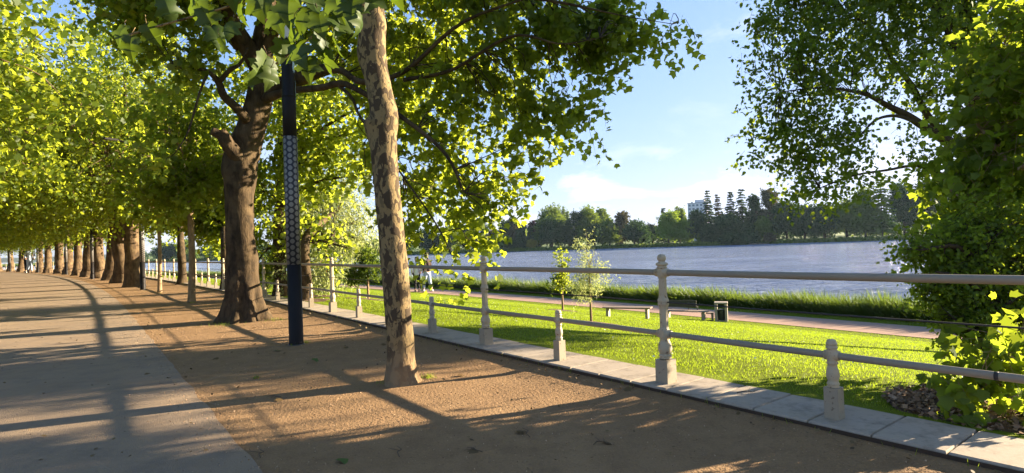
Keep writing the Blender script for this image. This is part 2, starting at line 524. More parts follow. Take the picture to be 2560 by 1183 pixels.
M['skin'] = mat_simple('skin', (.42, .27, .19), .6, .05)
M['hair'] = mat_simple('dark_hair', (.02, .015, .012), .6)
M['coat_white'] = mat_simple('white_cloth', (.75, .72, .68), .9, .08)
M['coat_dark'] = mat_simple('dark_brown_cloth', (.045, .03, .028), .9, .1)
M['coat_blue'] = mat_simple('pale_blue_cloth', (.42, .52, .66), .9, .08)
M['jeans'] = mat_simple('pale_jeans', (.36, .45, .58), .9, .1)
M['trousers'] = mat_simple('black_trousers', (.02, .02, .022), .9, .1)
M['twig_dry'] = mat_simple('dry_twig', (.10, .07, .045), .9)
M['leaf_green_fallen'] = mat_leaf('fallen_green_leaf', (.05, .10, .03), (.08, .13, .04), (.11, .15, .04), (.1, .15, .03), .2)
M['leaf_dry'] = mat_leaf('dry_leaf', (.06, .038, .02), (.10, .065, .03), (.17, .12, .05), (.08, .05, .02), .15, .02)
M['chip'] = mat_leaf('bark_chip', (.09, .055, .032), (.18, .115, .068), (.32, .22, .14), (.08, .05, .03), .05, .02)
M['red_flower'] = mat_leaf('red_blossom', (.4, .05, .03), (.5, .08, .05), (.55, .14, .08), (.5, .08, .04), .3)

def mat_lattice():
    """black sleeve with rows of pale rounded openings"""
    m, nt, out = new_mat('patterned_sleeve'); k = NT(nt)
    s = k.n('SeparateXYZ'); k.l(k.obj(), s.inputs[0])
    th = k.math('ARCTAN2', s.outputs[1], s.outputs[0])
    nx = 8.0; hz = .105
    u = k.math('MULTIPLY', th, nx / (2 * math.pi))
    # alternate columns are shifted by half a cell
    col = k.math('FLOOR', u)
    odd = k.math('MODULO', k.math('ADD', col, 20), 2)
    vv = k.math('ADD', k.math('DIVIDE', s.outputs[2], hz), k.math('MULTIPLY', odd, .5))
    fu = k.math('SUBTRACT', k.math('FRACT', u), .5); fv = k.math('SUBTRACT', k.math('FRACT', vv), .5)
    d = k.math('ADD', k.math('POWER', k.math('ABSOLUTE', k.math('MULTIPLY', fu, 2.35)), 1.7), k.math('POWER', k.math('ABSOLUTE', k.math('MULTIPLY', fv, 2.5)), 1.7))
    spot = k.math('LESS_THAN', d, 1.0)
    c = k.mix(spot, (.022, .022, .028), (.2, .19, .17))
    k.principled(out, c, .5, k.bump(spot, .4, .004), spec=.4)
    return m
M['lattice'] = mat_lattice()

def mat_lawn():
    m, nt, out = new_mat('lawn_soil_and_grass'); k = NT(nt); v = k.pos()
    a = k.noise(.5, 5, .6, v); b = k.noise(9, 5, .7, v)
    c = k.mix(a, (.11, .15, .008), (.155, .19, .010))
    c = k.mix(k.math('MULTIPLY', b, .6), c, (.055, .095, .008))
    k.principled(out, c, .95, k.bump(k.noise(40, 4, .7, v), .8, .03), spec=.05)
    return m
M['lawn'] = mat_lawn()

def mat_lowpath():
    m, nt, out = new_mat('pink_gravel_path'); k = NT(nt); v = k.pos()
    c = k.mix(k.noise(.6, 5, .6, v), (.33, .225, .165), (.38, .265, .2))
    c = k.mix(k.math('MULTIPLY', k.noise(30, 4, .7, v), .4), c, (.3, .21, .16))
    k.principled(out, c, .95, k.bump(k.noise(70, 3, .7, v), .4, .01), spec=.05)
    return m
M['lowpath'] = mat_lowpath()
M['mulch'] = mat_simple('mulch_soil', (.10, .062, .036), .95, .5, 25, .8, .03, coords='pos')
M['bank'] = mat_simple('far_bank_grass', (.11, .16, .035), .95, .35, .05, .3, .3, coords='pos')
M['hill'] = mat_simple('wooded_hill', (.055, .075, .05), .95, .4, .02, .6, 3, coords='pos')
M['bed'] = mat_simple('lake_bed', (.06, .06, .04), .95, .3, .1, .1, coords='pos')

def mat_water():
    m, nt, out = new_mat('rippled_lake_water'); k = NT(nt)
    v = k.pos()
    r = rad(20)
    v1 = k.mapv(v, (.3, 1.5, 1), (0, 0, r)); v2 = k.mapv(v, (.06, .30, 1), (0, 0, r * .7)); v3 = k.mapv(v, (.012, .05, 1), (0, 0, r * .5))
    a = k.noise(1.0, 4, .6, v1, .5); b = k.noise(1.0, 5, .65, v2, .5); c = k.noise(1.0, 3, .5, v3)
    gust = k.ramp(c, [(.3, (.35, .35, .35)), (.7, (1, 1, 1))])
    h = k.math('MULTIPLY', k.math('ADD', k.math('MULTIPLY', a, .8), k.math('MULTIPLY', b, 3.2)), gust)
    p = k.principled(out, (.26, .32, .45), .12, k.bump(h, 1.0, 1.8), spec=.5)
    p.inputs['IOR'].default_value = 1.33
    return m
M['water'] = mat_water()
# ------------------------------------------------------------------ light and sky
SUN_AZ, SUN_EL = 70.0, 14.5
SUN = Vector((math.sin(rad(SUN_AZ)) * math.cos(rad(SUN_EL)), math.cos(rad(SUN_AZ)) * math.cos(rad(SUN_EL)), math.sin(rad(SUN_EL))))
sl = bpy.data.lights.new('sun', 'SUN'); sl.energy = 5.0; sl.angle = rad(.5); sl.color = (1.0, .80, .56)
so = bpy.data.objects.new('sun', sl); COL.objects.link(so)
so.rotation_euler = SUN.to_track_quat('Z', 'Y').to_euler(); so.location = (60, 20, 40)

w = bpy.data.worlds.new('World'); SC.world = w; w.use_nodes = True
k = NT(w.node_tree); w.node_tree.nodes.clear()
sky = k.n('TexSky'); sky.sky_type = 'NISHITA'; sky.sun_disc = False
sky.sun_elevation = rad(SUN_EL); sky.sun_rotation = rad(SUN_AZ)
sky.altitude = 200; sky.air_density = 1.0; sky.dust_density = .6; sky.ozone_density = 5.0
bg = k.n('Background'); bg.inputs['Strength'].default_value = .104
tc = k.n('TexCoord').outputs['Generated']
sx = k.n('SeparateXYZ'); k.l(tc, sx.inputs[0])
el = sx.outputs[2]
# thin summer clouds, low over the far shore and a few shreds higher up
cv = k.mapv(tc, (3.0, 3.0, 9.0), loc=(.3, 1.2, .4))
cn = k.noise(2.2, 7, .6, cv, .3)
low = k.ramp(el, [(0.0, (1, 1, 1)), (.10, (.75, .75, .75)), (.2, (0, 0, 0))])
cl = k.math('MULTIPLY', k.ramp(cn, [(.50, (0, 0, 0)), (.66, (1, 1, 1))]), low)
cn2 = k.noise(1.5, 7, .62, k.mapv(tc, (2.4, 2.4, 5.5), loc=(4.1, .2, 2.0)), .4)
cl2 = k.math('MULTIPLY', k.ramp(cn2, [(.60, (0, 0, 0)), (.74, (1, 1, 1))]), k.ramp(el, [(.12, (0, 0, 0)), (.3, (.5, .5, .5)), (.6, (.3, .3, .3))]))
cl = k.math('MINIMUM', k.math('ADD', cl, cl2), 1.0)
vm = k.n('VectorMath', operation='MULTIPLY'); k.l(sky.outputs[0], vm.inputs[0]); vm.inputs[1].default_value = (1.06, 1.0, 1.10)
va = k.n('VectorMath', operation='MULTIPLY_ADD'); k.l(vm.outputs[0], va.inputs[0]); va.inputs[1].default_value = (.42, .42, .31); va.inputs[2].default_value = (1, 1, 1)
vd = k.n('VectorMath', operation='DIVIDE'); k.l(vm.outputs[0], vd.inputs[0]); k.l(va.outputs[0], vd.inputs[1])
hz = k.mix(k.math('MULTIPLY', cl, .6), vd.outputs[0], (2.7, 2.62, 2.8))
k.l(hz, bg.inputs[0])
ow = k.n('OutputWorld'); k.l(bg.outputs[0], ow.inputs[0])

SC.view_settings.view_transform = 'Standard'
SC.view_settings.look = 'None'
SC.view_settings.exposure = 2.6
SC.view_settings.gamma = 1.0
SC.view_settings.use_curve_mapping = False
SC.cycles.max_bounces = 7; SC.cycles.diffuse_bounces = 4; SC.cycles.transmission_bounces = 5; SC.cycles.glossy_bounces = 2
SC.cycles.use_denoising = True
SC.cycles.caustics_reflective = False; SC.cycles.caustics_refractive = False

# ------------------------------------------------------------------ ground sheets
def strip(name, amin, amax, na, ps, zf, mat, kind='structure', edge=None):
    aa = np.linspace(amin, amax, na)
    V = np.array([tuple(R(a, p + (edge(a) if edge and p == ps[-1] else 0), zf(a, p))) for a in aa for p in ps])
    n = len(ps); F = []
    for i in range(na - 1):
        for j in range(n - 1):
            F.append((i * n + j, i * n + j + 1, (i + 1) * n + j + 1, (i + 1) * n + j))
    me = mesh_np(name, V, np.array(F)[:, ::-1], mat, True)
    return link(name, me, None, kind)

S = 2600.0
base = mesh_np('ground', np.array([(-S, -S, -6.5), (S, -S, -6.5), (S, S, -6.5), (-S, S, -6.5)]), np.array([[0, 1, 2, 3]]), M['bed'])
link('ground', base, None, 'structure')

def und(a, p):
    f = min(1.0, max(0.0, (-3.6 - p) / -.6))
    return .05 * min(1.0, max(0.0, (p + .75) / .5)) + f * (.012 * noise.noise(Vector((a * .35, p * .8, 2.0))) + .006 * noise.noise(Vector((a * 1.7, p * 2.2, 5.0))))
strip('promenade_dirt', -40, 30, 350, np.linspace(-4.2, -.225, 34), lambda a, p: und(a, p), M['dirt'])
strip('promenade_dirt', 30, 260, 150, [-4.2, -3, -1.5, -.75, -.25, -.225], lambda a, p: .05 * min(1.0, max(0.0, (p + .75) / .5)), M['dirt'])
strip('asphalt_path', -40, 260, 1500, [-8.6, -6, -4.6, -4.0, -3.84], lambda a, p: .009, M['asphalt'], edge=lambda a: .035 * noise.noise(Vector((a * 1.6, 0, 4))) + .018 * noise.noise(Vector((a * 7, 0, 4))))
strip('left_lawn', -60, 300, 120, [-500, -200, -60, -30, -20, -12, -8.6], lambda a, p: .05 if p > -9 else .12, M['lawn'])
lawn_ps = np.array([.43, .8, 1.3, 2, 3, 4.5, 6, 8, 10, 12, 14, 16, 18, 20, 21.5, 22.6, 24, 26, 27.4, 28.5, 29.5, 31, 33, 36, 60])
def lawn_z(a, p):
    return zt(min(p, 36)) + (.05 * noise.noise(Vector((a * .12, p * .2, 9.0))) if 1 < p < 21 else 0)
strip('lawn', -90, 300, 320, lawn_ps, lawn_z, M['lawn'])
strip('lower_path', -90, 300, 300, [22.6, 23.4, 24.6, 26.0], lambda a, p: zt(p) + .02, M['lowpath'])

def water():
    q = [R(a, 29.0, -3.8) for a in np.linspace(-90, 300, 60)]
    b = R(-90, 29, -3.8); e = R(300, 29, -3.8)
    far = [Vector((-1900, 1900, -3.8)), Vector((1500, 1900, -3.8)), Vector((1900, -600, -3.8)), Vector((400, -600, -3.8))]
    pts = q + far
    mb = MB(); mb.add([tuple(v) for v in pts], [tuple(range(len(pts)))[::-1]])
    mb.build('lake_water', M['water'], kind='structure')
water()

# far bank: shoreline runs obliquely, nearer on the right
SH0 = np.array([-23.5, 414.0]); SHD = np.array([238.0, -98.0]); SHD /= np.linalg.norm(SHD)
SHN = np.array([-SHD[1], SHD[0]])           # away from the water
def shore(s, off, z=0.0):
    wob = 5 * math.sin(s * .021) + 3 * math.sin(s * .063 + 1)
    q = SH0 + SHD * s + SHN * (off + wob)
    return Vector((q[0], q[1], z))
def bank_z(off):
    return float(np.interp(off, [0, 2, 5, 15, 60, 200, 600, 2500], [-4.8, -3.5, -2.9, -2.6, -2.2, 0, 6, 14]))
def far_bank():
    ss = np.linspace(-900, 700, 200); oo = [0, 2, 5, 15, 60, 200, 600, 2500]
    V = np.array([tuple(shore(s, o, bank_z(o))) for s in ss for o in oo]); n = len(oo)
    F = np.array([(i * n + j, (i + 1) * n + j, (i + 1) * n + j + 1, i * n + j + 1) for i in range(len(ss) - 1) for j in range(n - 1)])
    link('far_bank', mesh_np('far_bank', V, F, M['bank'], True), None, 'structure')
far_bank()

def hill():
    mb = []; nx = 160; rows = 8
    for i in range(nx):
        px = -200 + 3000 * i / (nx - 1)
        h = 12 + 26 * math.exp(-((px - 1640) / 190) ** 2) + 20 * math.exp(-((px - 1200) / 260) ** 2) + 22 * math.exp(-((px - 2250) / 300) ** 2)
        h += 4 * noise.noise(Vector((px * .02, 0, 0))) + 3 * noise.noise(Vector((px * .09, 3, 0)))
        for j in range(rows):
            f = j / (rows - 1)
            q = W(px, 591, 1500 + 500 * f)
            mb.append((q.x, q.y, h * 1.25 * math.sin(f * math.pi / 2) + 2.5 * noise.noise(Vector((px * .07, f * 9, 0)))))
    F = np.array([(i * rows + j, (i + 1) * rows + j, (i + 1) * rows + j + 1, i * rows + j + 1) for i in range(nx - 1) for j in range(rows - 1)])
    link('wooded_hill', mesh_np('wooded_hill', np.array(mb), F, M['hill'], False), None, 'structure')
hill()

# ------------------------------------------------------------------ kerb of pale slabs
def kerb():
    mb = MB(); a = -9.0
    rg = random.Random(3)
    while a < 210:
        L = .465 if a < 40 else 1.86
        g = .012
        z = .1 + rg.uniform(-.003, .003); c = .012
        tl = rg.uniform(-.002, .002)
        a0, a1 = a + g / 2, a + L - g / 2
        p0, p1 = -.22 + rg.uniform(-.003, .003), .45
        lo = [R(a0, p0, -.05), R(a1, p0, -.05), R(a1, p1, -.05), R(a0, p1, -.05)]
        mid = [R(a0, p0, z - c + tl), R(a1, p0, z - c - tl), R(a1, p1, z - c - tl), R(a0, p1, z - c + tl)]
        top = [R(a0 + c * .5, p0 + c, z + tl), R(a1 - c * .5, p0 + c, z - tl), R(a1 - c * .5, p1 - c, z - tl), R(a0 + c * .5, p1 - c, z + tl)]
        V = [tuple(v) for v in lo + mid + top]
        F = []
        for i in range(4):
            j = (i + 1) % 4
            F.append((j, i, i + 4, j + 4)); F.append((j + 4, i + 4, i + 8, j + 8))
        F.append((11, 10, 9, 8))
        mb.add(V, F)
        a += L
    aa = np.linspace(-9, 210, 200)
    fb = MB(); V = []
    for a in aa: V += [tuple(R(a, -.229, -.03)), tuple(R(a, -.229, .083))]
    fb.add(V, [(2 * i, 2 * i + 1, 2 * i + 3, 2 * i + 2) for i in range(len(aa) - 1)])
    fb.build('kerb_face_shade', M['kerb_face_shade'], kind='structure')  # dark strip added over the slab fronts to deepen their shade
    # dark joint filling just under the surface
    mb.build('kerb', M['kerb'], kind='structure')
    strip('kerb_joint_soil', -9, 210, 120, [-.2, .44], lambda a, p: .078, M['mulch'])
kerb()
# ------------------------------------------------------------------ railing along the promenade edge
def railing():
    root = empty('railing', R(0, 0, .1), 0, 'long cream painted iron railing with turned posts along the pale stone kerb', 'railing')
    inv = Matrix.Translation(R(0, 0, .1)).inverted()
    # tall post: eight sided shaft, bulb and finial (lathe), square block
    def tall():
        sh = MB()
        sh.lathe([(.047, .445), (.052, .46), (.057, .475), (.057, .54), (.046, .575), (.045, .77), (.049, .79), (.060, .815), (.060, .83), (.056, .836), (.060, .842), (.060, .86), (.049, .885), (.044, .905), (.041, 1.085), (.052, 1.11), (.055, 1.125), (.055, 1.17), (.05, 1.192)], 8, smooth=False, rot=math.pi / 8)
        for h, r in ((.507, .043), (1.147, .043)):        # sockets the rails run into
            V, F = tube([(0, -.078, h), (0, .078, h)], r, 14); sh.add(V, F, True)
        bulb = MB().lathe([(.062, .248), (.064, .258), (.058, .268), (.064, .276), (.066, .284), (.057, .292), (.056, .302), (.066, .32), (.072, .345), (.072, .365), (.066, .395), (.055, .42), (.047, .436), (.052, .445)], 24)
        fin = MB().lathe([(.05, 1.192), (.056, 1.197), (.055, 1.205), (.046, 1.212), (.048, 1.217), (.062, 1.224), (.064, 1.235), (.055, 1.247), (.038, 1.256), (.032, 1.262), (.034, 1.268), (.044, 1.28), (.047, 1.297), (.044, 1.316), (.033, 1.332), (.016, 1.339)], 24)
        blk = MB().box((0, 0, .118), (.155, .155, .246), 0, .96)
        return sh.mesh('post', M['post_paint']), bulb.mesh('bulb', M['post_paint']), fin.mesh('finial', M['post_paint']), blk.mesh('base_block', M['block_paint'])
    def short():
        b = MB().lathe([(.044, .248), (.046, .256), (.04, .264), (.047, .272), (.047, .282), (.038, .292), (.042, .31), (.049, .335), (.05, .35), (.046, .38), (.038, .41), (.034, .43), (.042, .44), (.044, .447), (.038, .456), (.041, .47), (.041, .548), (.036, .556), (.044, .564), (.045, .575), (.038, .582), (.038, .588), (.043, .594), (.043, .606), (.036, .612), (.037, .624), (.03, .632)], 20)
        V, F = tube([(0, -.055, .507), (0, .055, .507)], .04, 14); b.add(V, F, True)
        blk = MB().box((0, 0, .123), (.112, .112, .252), 0, .97)
        return b.mesh('short_post', M['post_paint']), blk.mesh('base_block', M['block_paint'])
    T = tall(); Sh = short()
    lift = MB  # noqa
    for i in range(-2, 46):
        a = i * 3.346
        q = inv @ R(a, 0, .1)
        o = link('post', T[0], root, loc=q); o.rotation_euler = (0, 0, heading(a) + rad(random.uniform(-2, 2)))
        link('bulb', T[1], o); link('finial', T[2], o)
        b = link('base_block', T[3], o)
        a += 1.673
        q = inv @ R(a, 0, .1)
        o = link('short_post', Sh[0], root, loc=q); o.rotation_euler = (0, 0, heading(a) + rad(random.uniform(-2, 2)))
        link('base_block', Sh[1], o)
    aa = np.concatenate([np.linspace(-8.3, 16, 60), np.linspace(16.5, 154, 150)])
    def along(h, r, nm, mat, sag=0.0, seg=12):
        pts = []
        for a in aa:
            z = h + .1 + .003 * math.sin(a * 1.3)
            if sag: z -= sag * math.sin(math.pi * ((a / 3.346) % 1.0))
            pts.append(inv @ R(a, 0, z))
        V, F = tube(pts, r, seg)
        MB().add(V, F, True).build(nm, mat, root)
    along(1.147, .0315, 'top_rail', M['rail_paint'])
    along(.507, .029, 'lower_rail', M['rail_paint'])
    along(.838, .0075, 'cable', M['cable'], .0, 6)
    # clamps where lengths of the lower rail are joined
    for a in (-2.72, 5.1):
        V, F = tube([inv @ R(a - .012, 0, .607), inv @ R(a + .012, 0, .607)], .0305, 12)
        MB().add(V, F, True).build('rail_joint', M['cable'], root)
railing()

# ------------------------------------------------------------------ lamp posts
def lamp_post():
    root = empty('lamp_post', (0, 0, 0), 0)
    tag(root, 'tall black lamp post with white lattice sleeve and torn paper stickers, between two plane trees', 'lamp post', 'lamp posts along the promenade')
    MB().lathe([(.122, -.02), (.122, .03), (.118, .05), (.117, 1.38)], 28).build('shaft', M['black_metal'], root)
    MB().lathe([(.1175, 1.383), (.1165, 3.597)], 40).build('patterned_sleeve', M['lattice'], root)
    up = MB().lathe([(.114, 3.6), (.113, 4.28), (.108, 4.285), (.107, 4.9), (.103, 4.91), (.098, 5.6), (.095, 5.61), (.088, 7.1)], 28)
    for z, r in ((4.29, .116), (4.92, .111), (5.62, .105)):
        up.lathe([(r - .006, z - .02), (r, z - .016), (r, z + .016), (r - .006, z + .02)], 28)
    up.build('upper_shaft', M['black_metal'], root)
    MB().lathe([(.14, -.01), (.14, .012), (.126, .018)], 28).build('base_plate', M['iron'], root)
    def sticker(z0, z1, a0, a1, r, mat):
        V = []; F = []; n = 8
        for i in range(n + 1):
            t = a0 + (a1 - a0) * i / n
            jag = .03 * math.sin(i * 2.3)
            for z, e in ((z0, jag), (z1, -jag)):
                V.append((r * math.cos(t), r * math.sin(t), z + e))
        for i in range(n): F.append((2 * i, 2 * i + 2, 2 * i + 3, 2 * i + 1))
        MB().add(V, F, True).build('sticker', mat, root)
    sticker(4.72, 5.02, -1.1, -.2, .1105, M['paper_blue'])
    sticker(4.14, 4.58, -.5, .1, .1165, M['paper_blue'])
    sticker(5.3, 5.58, -2.4, -1.4, .1035, M['paper'])
    arm = MB(); arm.tube([(0, 0, 7.0), (-.5, 0, 7.25), (-1.1, 0, 7.3)], .045, 10)
    ar = arm.build('lamp_arm', M['black_metal'], root)
    hd = MB().box((-1.25, 0, 7.3), (.75, .3, .1), 0, .8).build('lamp_head', M['black_metal'], root, bevel=.02)
    MB().box((-1.25, 0, 7.244), (.5, .2, .012)).build('lamp_glass', M['lamp_glass'], hd)
    return root
LAMP = lamp_post()
lamp_pos = [hit(741, 862)] + [R(a, p, 0) for a, p in ((29.9, -2.35), (53.4, -2.9), (77, -2.6), (101, -2.6), (125, -2.6))]
lamp_lab = [None,
            'second black lamp post along the promenade, beside a thick trunk and slender saplings',
            'third lamp post along the promenade, standing close against the brown trunks',
            'fourth lamp post far along the promenade, pale and thin between sunlit trunks',
            'fifth lamp post far down the promenade among small trunks',
            'farthest thin lamp post at the end of the promenade']
for i, q in enumerate(lamp_pos):
    if i == 0:
        LAMP.location = (q.x, q.y, 0); LAMP.rotation_euler = (0, 0, heading(6))
    else:
        copy_thing(LAMP, q, heading(20 * i) + .4 * i, None, lamp_lab[i])
# ------------------------------------------------------------------ plane trees of the avenue
def limb_tubes(mb, limbs, seg=10):
    for L in limbs:
        L = np.array([tuple(q) for q in L], dtype=float)
        n = max(8, len(L) * 4)
        P = spline(L, n)
        # a little crookedness
        for i in range(1, n - 1):
            q = P[i, :3]
            P[i, :3] += .12 * P[i, 3] * np.array(noise.noise_vector(Vector(q * 1.5)))
        V, F = tube(P[:, :3], np.maximum(P[:, 3], .006), seg, True)
        mb.add(V, F, True)

def wp(px, py, d, r):
    q = W(px, py, d); return (q.x, q.y, q.z, r)

def connect(mb, C, nodes, r0=.028, r1=.008, frac=.6, rng=RNG, sagdir=.25, maxd=4.0):
    """thin branches from the nearest limb node to each leaf clump"""
    nodes = np.asarray(nodes)
    for c in C:
        if rng.random() > frac: continue
        d = np.linalg.norm(nodes - c, axis=1); j = int(np.argmin(d))
        if d[j] > maxd: continue
        a = nodes[j]; m1 = a + (c - a) * .4 + rng.normal(size=3) * .08 * d[j] + np.array([0, 0, sagdir * d[j] * .35])
        m2 = a + (c - a) * .75 + rng.normal(size=3) * .06 * d[j] + np.array([0, 0, sagdir * d[j] * .25])
        P = spline([a, m1, m2, c], 8)
        V, F = tube(P, np.linspace(r0, r1, 8) * (.6 + .1 * d[j]), 5, False)
        mb.add(V, F, True)

def nodes_of(limbs, start=.3):
    out = []
    for L in limbs:
        P = spline(np.array(L, dtype=float), 14)
        out += [tuple(q[:3]) for q in P[int(14 * start):]]
    return out

def finish_tree(root, trunk_mb, trunk_mat, blobs, cl, tw, lv, tlen, size, tpl, leaf_mat, limbs=None, seed=1, droop=.5, up=.38, shell=.5,
                br_frac=.5, br_r=.026, twig_frac=.25, br_mat=None, ntilt=.75, filt=None, twig_r=.006, maxd=4.0, spread=.5):
    rng = np.random.default_rng(seed)
    P, N, T, S, C, tws = sprays(blobs, cl, tw, lv, tlen, size, rng, droop, up, shell, ntilt, spread)
    if filt is not None:
        keep = filt(P); P, N, T, S = P[keep], N[keep], T[keep], S[keep]
    me = leaf_mesh('crown', P, N, T, S, tpl, leaf_mat)
    link('crown', me, root)
    mb = trunk_mb if trunk_mb is not None else MB(); have = False
    if limbs and br_frac > 0:
        connect(mb, C, nodes_of(limbs), br_r, br_r * .3, br_frac, rng, maxd=maxd); have = True
    if twig_frac > 0:
        V, F = twig_mesh('t', tws, droop, None, twig_r, twig_frac, rng)
        mb.add(V, F, True); have = True
    if trunk_mb is not None: trunk_mb.build('trunk', trunk_mat, root)
    elif have and mb.n: mb.build('branches', br_mat or M['bark_dark'], root)
    return root

# ---- the slender flaking plane in front
def young_plane():
    base = hit(1005, 958); d = 6.8
    root = empty('plane_tree', (0, 0, 0), 0, 'slender leaning plane tree with flaking camouflage bark, nearest on the dirt strip', 'tree')
    root.location = (base.x, base.y, 0); inv = Matrix.Translation(root.location).inverted()
    pts = [(1006, 972, .215), (1003, 930, .195), (1001, 860, .182), (994, 760, .178), (984, 640, .176), (972, 520, .172), (962, 420, .172), (958, 345, .182), (960, 290, .19), (950, 235, .168), (935, 150, .165), (930, 80, .172), (930, 40, .178), (922, -20, .165), (915, -120, .155), (925, -300, .14), (940, -480, .11)]
    path = [inv @ W(x, y, d) for x, y, r in pts]
    path[0].z = -.06
    V, F = bark_tube(path, [r * .88 for *_, r in pts], 40, 170, .10, 3.2, .42, .13, 5, .7,
                     bumps=((.46, -.2, .38, .03), (.475, .5, .22, .02), (.64, -.3, .33, .03), (.615, -.5, .18, .02), (.70, 2.9, .15, .03)))
    mb = MB().add(V, F, True)
    limbs = [[wp(925, -150, 6.8, .1), wp(1000, -260, 7.3, .07), wp(1150, -380, 8, .04)], [wp(918, -200, 6.8, .1), wp(800, -330, 6.6, .07), wp(650, -450, 6.5, .03)],
             [wp(930, -320, 6.8, .09), wp(1000, -500, 6.4, .06), wp(1100, -700, 6.2, .03)], [wp(935, -420, 6.8, .09), wp(880, -650, 7, .06), wp(800, -800, 7.4, .03)]]
    limbs = [[tuple(inv @ Vector(q[:3])) + (q[3],) for q in L] for L in limbs]
    limb_tubes(mb, limbs)
    bl = [(1150, -330, 8, 1.0), (980, -480, 7, 1.3), (750, -430, 6.6, 1.1), (900, -750, 7, 1.5), (1150, -600, 7, 1.2), (620, -300, 7.2, .8)]
    blobs = [tuple(inv @ W(x, y, dd)) + (r, r, r * .8) for x, y, dd, r in bl]
    finish_tree(root, mb, M['bark_young'], blobs, 150, 5, 9, .5, .17, LEAF_PLANE, M['leaf_plane'], limbs, 21, br_frac=.9)
young_plane()

